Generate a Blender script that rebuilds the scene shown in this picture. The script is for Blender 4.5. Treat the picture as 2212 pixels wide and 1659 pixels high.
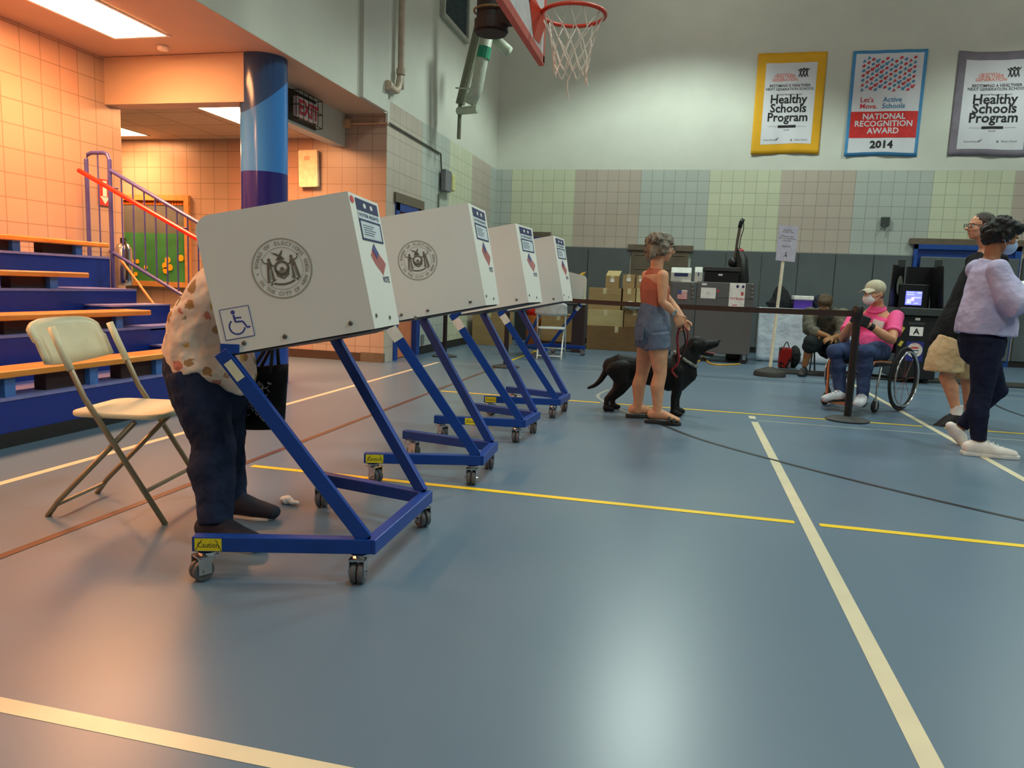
import bpy, bmesh, math, random
from mathutils import Vector, Matrix
random.seed(7)
V = Vector
for o in list(bpy.data.objects): bpy.data.objects.remove(o)
scn = bpy.context.scene
COL = scn.collection
rad = math.radians
# ------------------------------------------------------------------ camera
FPX, HC = 1588.0, 1.035
RC = Matrix(((0.97204483, -0.06760578, 0.22485173),
             (0.23163267, 0.1194641, -0.96544012),
             (0.03840763, 0.99053409, 0.13178417)))
cam = bpy.data.objects.new('camera', bpy.data.cameras.new('camera'))
COL.objects.link(cam)
cam.matrix_world = Matrix.Translation((0, 0, HC)) @ RC.to_4x4()
cam.data.sensor_width = 36.0
cam.data.lens = FPX / 2212 * 36
cam.data.clip_start = 0.05
scn.camera = cam
# ------------------------------------------------------------------ exposure and world
scn.view_settings.view_transform = 'Standard'
scn.view_settings.look = 'None'
scn.view_settings.exposure = 0.0
scn.view_settings.gamma = 1.0
scn.view_settings.use_curve_mapping = False
w = bpy.data.worlds.new('world'); scn.world = w; w.use_nodes = True
w.node_tree.nodes['Background'].inputs[0].default_value = (0.55, 0.62, 0.66, 1)
w.node_tree.nodes['Background'].inputs[1].default_value = 0.03
# ------------------------------------------------------------------ gym lamps (high bays under the ceiling, above the frame), plus added fill lights
def spot(name, loc, power, color, angle=122, blend=0.12, radius=0.45):
    l = bpy.data.lights.new(name, 'SPOT'); l.energy = power; l.color = color
    l.spot_size = rad(angle); l.spot_blend = blend; l.shadow_soft_size = radius
    o = bpy.data.objects.new(name, l); o.location = loc; COL.objects.link(o)
GYM = (0.83, 1.0, 0.90)
for x, y, e in ((-0.3, 11.4, 560), (5.4, 11.4, 330), (0.9, 6.6, 420), (5.4, 6.6, 400), (0.2, 2.0, 300), (5.4, 1.6, 480), (2.5, -3.0, 260)):
    spot('gym_lamp', (x, y, 6.35), e, GYM)
    l = bpy.data.lights.new('gym_fill', 'POINT'); l.energy = e * 0.095; l.color = (1.0, 0.95, 0.84); l.shadow_soft_size = 0.5  # added fill point, lifts the dim upper walls
    o = bpy.data.objects.new('gym_fill', l); o.location = (x, y, 6.9); COL.objects.link(o)
# ------------------------------------------------------------------ helpers
def ray(px, py):
    return RC @ V((px - 1106, 829.5 - py, -FPX))
def at(px, py, Y):
    d = ray(px, py); t = Y / d.y
    return V((d.x * t, Y, HC + d.z * t))
def atx(px, py, X):
    d = ray(px, py); t = X / d.x
    return V((X, d.y * t, HC + d.z * t))
def fl(px, py, z=0.0):
    d = ray(px, py); t = (z - HC) / d.z
    return V((d.x * t, d.y * t, z))
def lin(c):
    c = c / 255.0
    return c / 12.92 if c <= 0.04045 else ((c + 0.055) / 1.055) ** 2.4
def col(c): return (lin(c[0]), lin(c[1]), lin(c[2]), 1.0)
class N:
    """tiny node-graph writer"""
    def __init__(s, name, rough=0.5, metal=0.0, spec=0.5):
        s.m = bpy.data.materials.new(name); s.m.use_nodes = True
        s.t = s.m.node_tree; s.b = s.t.nodes['Principled BSDF']
        s.b.inputs['Roughness'].default_value = rough
        s.b.inputs['Metallic'].default_value = metal
        s.b.inputs['Specular IOR Level'].default_value = spec
    def n(s, typ, ins=None, **kw):
        nd = s.t.nodes.new(typ)
        for k, v in kw.items(): setattr(nd, k, v)
        for k, v in (ins or {}).items(): s.set(nd.inputs[k], v)
        return nd
    def set(s, sock, v):
        if isinstance(v, bpy.types.NodeSocket): s.t.links.new(v, sock)
        else: sock.default_value = v
    def math(s, op, a, b=0.0, c=None):
        nd = s.n('ShaderNodeMath', operation=op)
        s.set(nd.inputs[0], a); s.set(nd.inputs[1], b)
        if c is not None: s.set(nd.inputs[2], c)
        return nd.outputs[0]
    def xyz(s):
        g = s.n('ShaderNodeNewGeometry')
        q = s.n('ShaderNodeSeparateXYZ', {0: g.outputs['Position']})
        return q.outputs
    def obj(s):
        return s.n('ShaderNodeTexCoord').outputs['Object']
    def noise(s, vec, scale, detail=3, rough=0.55):
        nd = s.n('ShaderNodeTexNoise', {'Vector': vec, 'Scale': scale, 'Detail': detail, 'Roughness': rough})
        return nd.outputs[0]
    def mix(s, f, a, b):
        nd = s.n('ShaderNodeMix', data_type='RGBA')
        s.set(nd.inputs[0], f); s.set(nd.inputs[6], a); s.set(nd.inputs[7], b)
        return nd.outputs[2]
    def ramp(s, f, stops, interp='LINEAR'):
        nd = s.n('ShaderNodeValToRGB', {0: f}); r = nd.color_ramp; r.interpolation = interp
        while len(r.elements) < len(stops): r.elements.new(0.5)
        for e, (p, c) in zip(r.elements, stops):
            e.position = p; e.color = c if len(c) == 4 else col(c)
        return nd.outputs[0]
    def base(s, v): s.set(s.b.inputs['Base Color'], v)
    def bump(s, h, strength=0.3, dist=0.01):
        nd = s.n('ShaderNodeBump', {'Height': h, 'Strength': strength, 'Distance': dist})
        s.set(s.b.inputs['Normal'], nd.outputs[0])
MATS = {}
def P(name, c, rough=0.5, metal=0.0, spec=0.5, var=0.06, scale=14, bump=0.0):
    """plain paint / plastic / cloth with a little procedural unevenness"""
    if name in MATS: return MATS[name]
    g = N(name, rough, metal, spec)
    f = g.noise(g.obj(), scale, 4)
    a = col(c); d = tuple(min(1, x * (1 - var * 2)) for x in a[:3]) + (1,)
    e = tuple(min(1, x * (1 + var * 2)) for x in a[:3]) + (1,)
    g.base(g.ramp(f, ((0.3, d), (0.7, e))))
    if bump: g.bump(g.noise(g.obj(), scale * 4, 5), bump, 0.01)
    MATS[name] = g.m
    return g.m
def emit(name, c, strength):
    g = N(name); g.base((0.8, 0.8, 0.8, 1))
    g.b.inputs['Emission Color'].default_value = (c[0], c[1], c[2], 1)
    g.b.inputs['Emission Strength'].default_value = strength
    MATS[name] = g.m
    return g.m
WM = {}
def frame(o, x, y=None, z=None):
    """4x4 matrix from origin and axes; y or z is derived when missing"""
    x = V(x).normalized()
    if z is None: y = V(y).normalized(); z = x.cross(y).normalized()
    elif y is None: z = V(z).normalized(); y = z.cross(x).normalized()
    return Matrix(((x.x, y.x, z.x, o[0]), (x.y, y.y, z.y, o[1]), (x.z, y.z, z.z, o[2]), (0, 0, 0, 1)))
def ax(d, up=(0, 0, 1)):
    z = V(d).normalized(); u = V(up)
    if abs(z.dot(u.normalized())) > 0.98: u = V((0, 1, 0)) if abs(z.y) < 0.9 else V((1, 0, 0))
    x = u.cross(z).normalized(); y = z.cross(x)
    return x, y, z
_fc = {}
def glyphs(txt, bold=0.0):
    """2D mesh (verts, faces, width) of a text, size 1"""
    k = (txt, bold)
    if k in _fc: return _fc[k]
    cu = bpy.data.curves.new('t', 'FONT'); cu.body = txt; cu.size = 1; cu.resolution_u = 2
    cu.fill_mode = 'FRONT'; cu.offset = bold
    ob = bpy.data.objects.new('t', cu); COL.objects.link(ob)
    dg = bpy.context.evaluated_depsgraph_get(); dg.update()
    me = bpy.data.meshes.new_from_object(ob.evaluated_get(dg))
    vs = [(v.co.x, v.co.y) for v in me.vertices]; fs = [tuple(p.vertices) for p in me.polygons]
    bpy.data.objects.remove(ob); bpy.data.curves.remove(cu); bpy.data.meshes.remove(me)
    x0 = min([v[0] for v in vs] or [0]); x1 = max([v[0] for v in vs] or [0.3])
    _fc[k] = (vs, fs, x0, x1)
    return _fc[k]
class Art:
    """flat printed artwork: 2D polygons"""
    def __init__(s): s.p = []
    def poly(s, pts): s.p.append(([tuple(p) for p in pts], [tuple(range(len(pts)))])); return s
    def rect(s, x0, y0, x1, y1, n=1):
        for i in range(n): a = x0 + (x1 - x0) * i / n; b = x0 + (x1 - x0) * (i + 1) / n; s.poly(((a, y0), (b, y0), (b, y1), (a, y1)))
        return s
    def ring(s, cx, cy, r0, r1, n=64):
        vs = []; fs = []
        for i in range(n):
            a = 2 * math.pi * i / n
            vs += [(cx + r0 * math.cos(a), cy + r0 * math.sin(a)), (cx + r1 * math.cos(a), cy + r1 * math.sin(a))]
        for i in range(n):
            j = (i + 1) % n; fs.append((2 * i, 2 * i + 1, 2 * j + 1, 2 * j))
        s.p.append((vs, fs)); return s
    def disc(s, cx, cy, rx, ry=None, n=20, rot=0):
        ry = ry or rx
        return s.poly([(cx + rx * math.cos(a) * math.cos(rot) - ry * math.sin(a) * math.sin(rot),
                        cy + rx * math.cos(a) * math.sin(rot) + ry * math.sin(a) * math.cos(rot))
                       for a in [2 * math.pi * i / n for i in range(n)]])
    def line(s, a, b, w):
        a = V(a); b = V(b); d = (b - a).normalized(); n = V((-d.y, d.x)) * w / 2
        return s.poly((a - n, b - n, b + n, a + n))
    def path(s, pts, w):
        for a, b in zip(pts, pts[1:]): s.line(a, b, w)
        return s
    def text(s, t, x, y, size, bold=0.02, anchor='c', rot=0, sx=1.0):
        vs, fs, x0, x1 = glyphs(t, bold)
        ox = {'c': -(x0 + x1) / 2, 'l': -x0, 'r': -x1}[anchor]
        c, q = math.cos(rot), math.sin(rot)
        s.p.append(([(x + size * (sx * (u + ox) * c - v * q), y + size * (sx * (u + ox) * q + v * c)) for u, v in vs], fs)); return s
    def arc(s, t, R, size, a0, a1, bold=0.02, inside=False):
        """letters from angle a0 to a1 (degrees) on a circle"""
        n = len(t)
        for i, ch in enumerate(t):
            if ch == ' ': continue
            a = rad(a0 + (a1 - a0) * (i + 0.5) / n)
            if inside: s.text(ch, R * math.cos(a), R * math.sin(a), size, bold, 'c', a + math.pi / 2)
            else: s.text(ch, (R - size * .35) * math.cos(a), (R - size * .35) * math.sin(a), size, bold, 'c', a - math.pi / 2)
        return s
class MB:
    def __init__(s): s.bm = bmesh.new()
    def _add(s, vs, fs):
        b = [s.bm.verts.new(v) for v in vs]
        for f in fs:
            try: s.bm.faces.new([b[i] for i in f])
            except ValueError: pass
        return s
    def box(s, c, size, M=None):
        c = V(c); h = V(size) / 2; R = (M or Matrix.Identity(3)).to_3x3()
        vs = [c + R @ V((h.x * i, h.y * j, h.z * k)) for i in (-1, 1) for j in (-1, 1) for k in (-1, 1)]
        return s._add(vs, ((0, 1, 3, 2), (4, 6, 7, 5), (0, 4, 5, 1), (2, 3, 7, 6), (0, 2, 6, 4), (1, 5, 7, 3)))
    def bx(s, a, b):
        a = V(a); b = V(b); return s.box((a + b) / 2, [abs(q) for q in (b - a)])
    def beam(s, p0, p1, w, h, up=(0, 0, 1)):
        p0 = V(p0); p1 = V(p1); x, y, z = ax(p1 - p0, up)
        M = Matrix((x, y, z)).transposed()
        return s.box((p0 + p1) / 2, (w, h, (p1 - p0).length), M)
    def loft(s, pts, rs, side=(0, 1, 0), n=14, caps=True, dome=False):
        """closed elliptical loft; rs = [(a along side, b across)] or floats"""
        pts = [V(p) for p in pts]; rs = [(r, r) if isinstance(r, (int, float)) else r for r in rs]
        if dome:
            d0 = (pts[0] - pts[1]).normalized(); d1 = (pts[-1] - pts[-2]).normalized()
            ra = min(rs[0]); rb = min(rs[-1])
            P_ = [pts[0] + d0 * ra * q for q in (0.97, 0.75, 0.4)]; R_ = [(rs[0][0] * k, rs[0][1] * k) for k in (0.22, 0.66, 0.92)]
            Q_ = [pts[-1] + d1 * rb * q for q in (0.4, 0.75, 0.97)]; S_ = [(rs[-1][0] * k, rs[-1][1] * k) for k in (0.92, 0.66, 0.22)]
            pts = P_ + pts + Q_; rs = R_ + rs + S_
        rings = []; k = len(pts)
        for i, p in enumerate(pts):
            t = (pts[min(i + 1, k - 1)] - pts[max(i - 1, 0)]).normalized()
            sd = side[i] if isinstance(side, list) else side
            u = V(sd); u = u - t * u.dot(t)
            if u.length < 0.05: u = V((1, 0, 0)) - t * t.x
            u.normalize(); v = t.cross(u)
            rings.append([p + u * rs[i][0] * math.cos(a) + v * rs[i][1] * math.sin(a) for a in [2 * math.pi * j / n for j in range(n)]])
        vs = [q for r in rings for q in r]; fs = []
        for i in range(k - 1):
            for j in range(n):
                a = i * n + j; b = i * n + (j + 1) % n
                fs.append((a, b, b + n, a + n))
        if caps: fs += [tuple(reversed(range(n))), tuple(range((k - 1) * n, k * n))]
        return s._add(vs, fs)
    def cyl(s, p0, p1, r0, r1=None, n=20): return s.loft([p0, p1], [r0, r0 if r1 is None else r1], V(p1) - V(p0) if False else _side(p0, p1), n)
    def tube(s, pts, r, n=10, closed=False):
        pts = [V(p) for p in pts]
        if not closed:
            return s.loft(pts, [r] * len(pts), _side(pts[0], pts[-1]), n)
        k = len(pts); vs = []; fs = []
        cen = sum(pts, V()) / k; nrm = (pts[0] - cen).cross(pts[k // 4] - cen).normalized()
        for i, p in enumerate(pts):
            t = (pts[(i + 1) % k] - pts[i - 1]).normalized(); v = t.cross(nrm)
            vs += [p + nrm * r * math.cos(a) + v * r * math.sin(a) for a in [2 * math.pi * j / n for j in range(n)]]
        for i in range(k):
            for j in range(n):
                a = i * n + j; b = i * n + (j + 1) % n; c = ((i + 1) % k) * n
                fs.append((a, b, c + (j + 1) % n, c + j))
        return s._add(vs, fs)
    def ball(s, c, r, M=None, n=14):
        c = V(c); r = (r, r, r) if isinstance(r, (int, float)) else r
        R = (M or Matrix.Identity(3)).to_3x3(); m = n // 2; vs = []; fs = []
        for i in range(1, m):
            th = math.pi * i / m
            for j in range(n):
                a = 2 * math.pi * j / n
                vs.append(c + R @ V((r[0] * math.sin(th) * math.cos(a), r[1] * math.sin(th) * math.sin(a), r[2] * math.cos(th))))
        vs += [c + R @ V((0, 0, r[2])), c + R @ V((0, 0, -r[2]))]; T = len(vs) - 2
        for i in range(m - 2):
            for j in range(n):
                a = i * n + j; b = i * n + (j + 1) % n; fs.append((a, a + n, b + n, b))
        for j in range(n):
            b = (j + 1) % n
            fs.append((T, j, b)); fs.append((T + 1, (m - 2) * n + b, (m - 2) * n + j))
        return s._add(vs, fs)
    def cap(s, p0, p1, r0, r1=None, n=12): return s.loft([p0, p1], [r0, r0 if r1 is None else r1], _side(p0, p1), n, dome=True)
    def lathe(s, prof, c=(0, 0, 0), M=None, n=28):
        c = V(c); R = (M or Matrix.Identity(3)).to_3x3(); vs = []; fs = []; k = len(prof)
        for r, z in prof:
            for j in range(n):
                a = 2 * math.pi * j / n; vs.append(c + R @ V((max(r, 1e-4) * math.cos(a), max(r, 1e-4) * math.sin(a), z)))
        for i in range(k - 1):
            for j in range(n):
                a = i * n + j; b = i * n + (j + 1) % n; fs.append((a, b, b + n, a + n))
        fs += [tuple(reversed(range(n))), tuple(range((k - 1) * n, k * n))]
        return s._add(vs, fs)
    def prism(s, pts, M, t, t0=0.0):
        """2D outline in the xy plane of M, from z=t0 to t0+t"""
        n = len(pts)
        vs = [M @ V((p[0], p[1], t0)) for p in pts] + [M @ V((p[0], p[1], t0 + t)) for p in pts]
        fs = [tuple(reversed(range(n))), tuple(range(n, 2 * n))] + [(i, (i + 1) % n, n + (i + 1) % n, n + i) for i in range(n)]
        return s._add(vs, fs)
    def art(s, A, M, off=0.0008, f=None):
        for vs, fs in A.p:
            s._add([(f(u, v) if f else M @ V((u, v, off))) for u, v in vs], fs)
        return s
    def grid(s, fn, nu, nv, cu=False):
        vs = [fn(i / nu, j / nv) for i in range(nu + (0 if cu else 1)) for j in range(nv + 1)]
        fs = []; NU = nu if cu else nu + 1
        for i in range(nu):
            for j in range(nv):
                a = i * (nv + 1) + j; b = ((i + 1) % NU) * (nv + 1) + j
                fs.append((a, b, b + 1, a + 1))
        return s._add(vs, fs)
    def build(s, name, m, parent=None, smooth=False, bevel=0, local=False, loc=None, remesh=0, soft=4, sub=0, solid=0, fix=True, disp=None, auto=False):
        bm = s.bm
        if fix and not (remesh): bmesh.ops.recalc_face_normals(bm, faces=bm.faces)
        if remesh: bmesh.ops.recalc_face_normals(bm, faces=bm.faces)
        if parent is not None and not local:
            bm.transform(WM[parent.name].inverted())
        elif parent is None and loc is not None and not local:
            bm.transform(Matrix.Translation(-V(loc)))
        me = bpy.data.meshes.new(name); bm.to_mesh(me); bm.free()
        o = bpy.data.objects.new(name, me); COL.objects.link(o)
        if m is not None: me.materials.append(MATS[m] if isinstance(m, str) else m)
        if parent is not None: o.parent = parent; WM[o.name] = WM[parent.name]
        else:
            if loc is not None: o.location = loc
            WM[o.name] = Matrix.Translation(V(loc or (0, 0, 0)))
        if bevel:
            q = o.modifiers.new('b', 'BEVEL'); q.width = bevel; q.segments = 2; q.limit_method = 'ANGLE'
            smooth = smooth or False
        if solid:
            q = o.modifiers.new('s', 'SOLIDIFY'); q.thickness = solid; q.offset = 0
        if remesh:
            q = o.modifiers.new('r', 'REMESH'); q.mode = 'VOXEL'; q.voxel_size = remesh; q.use_smooth_shade = True
            q = o.modifiers.new('sm', 'SMOOTH'); q.factor = 0.5; q.iterations = soft
            smooth = True
        if disp:
            tx = bpy.data.textures.new('d', 'CLOUDS'); tx.noise_scale = disp[1]; tx.noise_depth = 2
            q = o.modifiers.new('d', 'DISPLACE'); q.texture = tx; q.strength = disp[0]; q.mid_level = 0.5; q.texture_coords = 'LOCAL'
        if sub:
            q = o.modifiers.new('u', 'SUBSURF'); q.levels = sub; q.render_levels = sub
        if smooth: me.polygons.foreach_set('use_smooth', [True] * len(me.polygons))
        if auto: smooth_by_angle(me)
        return o
def smooth_by_angle(me, ang=40):
    me.polygons.foreach_set('use_smooth', [True] * len(me.polygons))
    bm = bmesh.new(); bm.from_mesh(me); sh = []
    for e in bm.edges:
        if len(e.link_faces) == 2 and e.calc_face_angle(0) > rad(ang): e.smooth = False
    bm.to_mesh(me); bm.free()
def _side(p0, p1):
    d = (V(p1) - V(p0)).normalized()
    return V((0, 0, 1)) if abs(d.z) < 0.9 else V((1, 0, 0))
def thing(name, label, cat, loc=(0, 0, 0), rotz=0.0, group=None):
    o = bpy.data.objects.new(name, None); COL.objects.link(o); o.empty_display_size = 0.1
    o.location = loc; o.rotation_euler = (0, 0, rotz)
    WM[o.name] = Matrix.Translation(V(loc)) @ Matrix.Rotation(rotz, 4, 'Z')
    o['label'] = label; o['category'] = cat
    if group: o['group'] = group
    return o
def tag(o, label, cat, group=None, kind=None):
    o['label'] = label; o['category'] = cat
    if group: o['group'] = group
    if kind: o['kind'] = kind
    return o
def struct(o): o['kind'] = 'structure'; return o
def arcpts(c, r, a0, a1, n, u=(1, 0, 0), v=(0, 0, 1)):
    return [V(c) + V(u) * r * math.cos(rad(a0 + (a1 - a0) * i / n)) + V(v) * r * math.sin(rad(a0 + (a1 - a0) * i / n)) for i in range(n + 1)]
def roundrect(x0, y0, x1, y1, r, n=5, rr=None):
    rr = rr or (r, r, r, r); out = []
    for (cx, cy, a), q in zip(((x1, y1, 0), (x0, y1, 90), (x0, y0, 180), (x1, y0, 270)), rr):
        sx = 1 if a in (0, 270) else -1; sy = 1 if a in (0, 90) else -1
        if q <= 0: out.append((cx, cy)); continue
        for i in range(n + 1):
            t = rad(a + 90 * i / n); out.append((cx - sx * q + q * math.cos(t), cy - sy * q + q * math.sin(t)))
    return out
def curve_pts(pts, n=8):
    """Catmull-Rom through points"""
    pts = [V(p) for p in pts]; P_ = [pts[0] * 2 - pts[1]] + pts + [pts[-1] * 2 - pts[-2]]; out = []
    for i in range(1, len(P_) - 2):
        for j in range(n):
            t = j / n; a, b, c, d = P_[i - 1:i + 3]
            out.append(0.5 * ((2 * b) + (c - a) * t + (2 * a - 5 * b + 4 * c - d) * t * t + (3 * b - a - 3 * c + d) * t ** 3))
    return out + [pts[-1]]
# ------------------------------------------------------------------ materials of the place
def tile_mat(name, axis, ph, stops, rough=0.32):
    g = N(name, rough, 0, 0.5); q = g.xyz(); u = q[axis]
    cv = g.n('ShaderNodeCombineXYZ', {0: g.math('ADD', u, 40.0 + ph), 1: g.math('ADD', q[2], 0.008), 2: 0.0}).outputs[0]
    br = g.n('ShaderNodeTexBrick', {'Vector': cv, 'Scale': 1.0, 'Mortar Size': 0.0045, 'Mortar Smooth': 0.2, 'Bias': 0.0, 'Brick Width': 0.2032, 'Row Height': 0.2032,
                                    'Color1': (1, 1, 1, 1), 'Color2': (0.93, 0.93, 0.93, 1), 'Mortar': (0.55, 0.55, 0.53, 1)}, offset=0.0, squash=1.0)
    per = 0.2032 * 18
    f = g.math('FRACT', g.math('DIVIDE', g.math('ADD', u, 40.0 + ph), per))
    band = g.ramp(f, stops, 'CONSTANT')
    mx = g.n('ShaderNodeMix', data_type='RGBA', blend_type='MULTIPLY'); g.set(mx.inputs[0], 1.0)
    g.set(mx.inputs[6], band); g.set(mx.inputs[7], br.outputs[0])
    g.base(mx.outputs[2]); g.bump(br.outputs[1], -0.25, 0.004)
    MATS[name] = g.m
BAND = ((0.0, (204, 208, 180)), (1 / 3, (190, 177, 164)), (2 / 3, (181, 189, 181)))
tile_mat('glazed_tile_x', 0, 0.0, BAND); tile_mat('glazed_tile_y', 1, 0.0, BAND)
WARM = ((0.0, (190, 162, 140)), (1 / 3, (188, 152, 132)), (2 / 3, (180, 158, 140)))
tile_mat('alcove_tile_x', 0, 0.1, WARM); tile_mat('alcove_tile_y', 1, 0.35, WARM)
def floor_mat():
    g = N('gym_floor', 0.3, 0, 0.55); p = g.n('ShaderNodeNewGeometry').outputs['Position']
    f = g.noise(p, 0.8, 1)
    c = g.mix(f, col((91, 113, 133)), col((101, 123, 143)))
    g.base(c)
    g.b.inputs['Roughness'].default_value = 0.31
    MATS['gym_floor'] = g.m
floor_mat()
P('painted_wall', (206, 208, 196), 0.6, var=0.02, scale=2)
P('soffit_paint', (190, 168, 146), 0.6, var=0.02, scale=2)
P('soffit_face', (196, 198, 188), 0.6, var=0.02, scale=2)
P('ceiling_paint', (150, 150, 146), 0.8)
P('pad_vinyl', (86, 93, 95), 0.42, var=0.03, scale=3)
P('base_black', (34, 32, 32), 0.5); P('brown_base', (70, 52, 42), 0.5)
P('tan_line', (224, 212, 180), 0.3, var=0.03, scale=5); P('yellow_line', (250, 212, 38), 0.3, var=0.03, scale=5)
P('black_line', (48, 50, 54), 0.3, var=0.03); P('brown_line', (92, 66, 52), 0.3); P('grey_line', (150, 158, 156), 0.35)
P('door_blue', (22, 62, 140), 0.4); P('lintel_brown', (104, 92, 76), 0.5); P('opening_shade', (40, 38, 38), 0.8)
P('door_brown', (92, 82, 66), 0.6, var=0.1, scale=5); P('door_orange', (206, 120, 80), 0.5)
XL, YB, ZS, YF = -3.74, 14.03, 3.07, 8.75      # left gym wall, back wall, soffit height, alcove back wall
XA, YH, XBM = -5.63, 6.3, -4.3                   # alcove left wall, header, downstand beam
# ------------------------------------------------------------------ the room
def S(name, m, *boxes, **k):
    b = MB()
    for a in boxes: b.bx(*a)
    return struct(b.build(name, m, **k))
S('floor', 'gym_floor', ((-11, -7, -0.2), (10, YB + 0.3, 0)))
S('wall_back', 'glazed_tile_x', ((XL - 0.3, YB, 0), (10, YB + 0.3, 3.24)))
S('wall_back_upper', 'painted_wall', ((XL - 0.3, YB, 3.24), (10, YB + 0.3, 7.6)))
S('wall_left', 'glazed_tile_y', ((XL - 0.3, 12.6, 0), (XL, YB, 3.24)), ((XL - 0.3, YF + .01, 2.05), (XL, 12.6, 3.24)), ((XL - 0.3, YF + .01, 0), (XL, YF + 0.3, 2.05)), ((XL - 0.3, 10.0, 0), (XL, 12.6, 2.05)))
S('wall_left_upper', 'painted_wall', ((XL - 0.3, YF, 3.24), (XL, YB, 7.6)), ((XL - 0.3, -7, ZS), (XL, YF, 7.6)))
S('trim_1', 'soffit_face', ((XL - 0.02, 7.95, ZS + .001), (XL + 0.05, YF - .1, 7.5)))
S('ceiling', 'ceiling_paint', ((XL - 0.3, -7, 7.6), (10, YB + 0.3, 7.8)))
S('wall_right', 'painted_wall', ((9.7, -7, 0), (10, YB, 7.6)))
S('wall_front', 'painted_wall', ((-11, -7.3, 0), (10, -7, 7.6)))
# alcove
S('ceiling_alcove', 'soffit_paint', ((XA - 0.3, -7, ZS), (XL - 0.3, YF, ZS + 0.2)), ((XL - 0.3, -7, ZS), (XL - 0.001, YF, ZS - 0.004)))
S('wall_alcove_left', 'alcove_tile_y', ((XA - 0.3, -7, 0), (XA, 6.5, ZS)))
S('wall_alcove_back', 'alcove_tile_x', ((-11, YF, 0), (XL - 0.001, YF + 0.25, 3.24)))
S('trim_2', 'soffit_paint', ((XA, YH, 2.63), (-4.10, YH + 0.199, ZS - .005)))
S('trim_3', 'soffit_face', ((XBM - 0.15, YH + 0.2, 2.685), (XBM, YF, ZS)))
def lowceil():
    g = N('ceiling_tiles', 0.8); q = g.xyz()
    cv = g.n('ShaderNodeCombineXYZ', {0: g.math('ADD', q[0], 20.0), 1: q[1], 2: 0.0}).outputs[0]
    br = g.n('ShaderNodeTexBrick', {'Vector': cv, 'Scale': 1.0, 'Mortar Size': 0.008, 'Brick Width': 0.61, 'Row Height': 0.61,
             'Color1': col((212, 190, 160)), 'Color2': col((206, 184, 152)), 'Mortar': col((150, 130, 105))}, offset=0.0)
    g.base(br.outputs[0]); MATS['ceiling_tiles'] = g.m
lowceil()
S('ceiling_alcove_low', 'ceiling_tiles', ((-11, YH + 0.2, 2.79), (XBM - 0.15, YF, 2.9)))
S('wall_alcove_far', 'painted_wall', ((-11.2, -7, 0), (-11, YF + 0.2, 2.9)))
S('baseboard_alcove', 'brown_base', ((-11, YF - 0.015, 0), (XL, YF, 0.11)))
S('baseboard_left', 'base_black', ((XL, 10.05, 0), (XL + 0.015, YB, 0.12)))
S('baseboard_back', 'base_black', ((XL, YB - 0.015, 0), (9.7, YB, 0.1)))
S('trim_4', 'lintel_brown', ((XL - .31, YF - .022, 0.0), (XL + .008, YF + .02, .12)))
S('trim_5', 'soffit_face', ((XL - .02, YF - .012, 2.95), (XL + .012, YF + .05, 3.24)))
# doors in the left wall and the back wall
b = MB(); b.bx((XL - 0.05, 9.05, 0), (XL + 0.02, 9.17, 2.05)); b.bx((XL - 0.05, 9.85, 0), (XL + 0.02, 10.0, 2.05)); b.bx((XL - 0.05, 9.05, 1.95), (XL + 0.02, 10.0, 2.05))
d1 = struct(b.build('door_1', 'door_blue'))
b = MB(); b.bx((XL - 0.1, 9.17, 0.01), (XL - 0.05, 9.85, 1.95)); b.build('door_leaf', 'door_orange', d1)
b = MB(); b.bx((XL - 0.02, 9.0, 2.05), (XL + 0.03, 10.05, 2.17)); b.build('lintel', 'lintel_brown', d1)
b = MB(); b.ball((XL - .03, 9.78, 1.0), .035); b.build('door_handle', P('brass', (190, 150, 80), 0.25, 1), d1)
def bd(px0, px1, pyt, name, mfield, mtop, zt=.1):
    a = at(px0, pyt, YB); c = at(px1, pyt, YB)
    b = MB(); b.bx((a.x, YB - 0.05, 0), (c.x, YB - 0.002, a.z)); o = struct(b.build(name, mfield))
    b = MB(); b.bx((a.x - .08, YB - 0.075, a.z), (c.x + .08, YB - 0.003, a.z + zt)); b.build('lintel', mtop, o)
    return o, a, c
d2, a, c = bd(1366, 1488, 540, 'door_2', 'door_brown', 'lintel_brown')
b = MB()
for i in range(6): b.bx((a.x + .06, YB - .058, 0.4 + i * .26), (c.x - .06, YB - .05, .415 + i * .26))
b.build('rail', 'lintel_brown', d2)
d3, a, c = bd(1120, 1181, 512, 'door_3', 'opening_shade', 'lintel_brown')  # flat dark panel, its colour stands in for the shade inside the doorway
b = MB(); b.bx((a.x, YB - .09, a.z - .12), (c.x, YB - .05, a.z - .0)); b.build('door_head', 'door_blue', d3)
d4, a, c = bd(1974, 2204, 528, 'door_4', 'door_blue', 'lintel_brown')
b = MB(); b.bx((a.x, YB - .1, 0), (a.x + .05, YB - .05, a.z)); b.bx((c.x - .09, YB - .1, 0), (c.x, YB - .05, a.z)); b.bx((a.x, YB - .1, a.z - .08), (c.x, YB - .05, a.z)); b.build('door_frame', P('frame_blue', (30, 74, 150), .4), d4)
# padded panels along the back wall
edges = [atx(1090, 530, -3.6).x, at(1120, 530, YB).x]
k = 6
def pads(x0, x1, z1, y=YB):
    global k
    n = max(1, round((x1 - x0) / 0.66)); w_ = (x1 - x0) / n
    for i in range(n):
        b = MB(); b.bx((x0 + i * w_ + .004, y - 0.05, 0.1), (x0 + (i + 1) * w_ - .004, y - 0.002, z1))
        struct(b.build('trim_%d' % k, 'pad_vinyl', bevel=0.012)); k += 1
X_ = lambda px: at(px, 560, YB).x
pads(X_(1181), X_(1362), 1.82); pads(X_(1492), X_(1971), 1.82)
pads(X_(1976) + .05, X_(2196), 1.80, YB - .1); pads(X_(2208), 9.6, 1.82)
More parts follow.
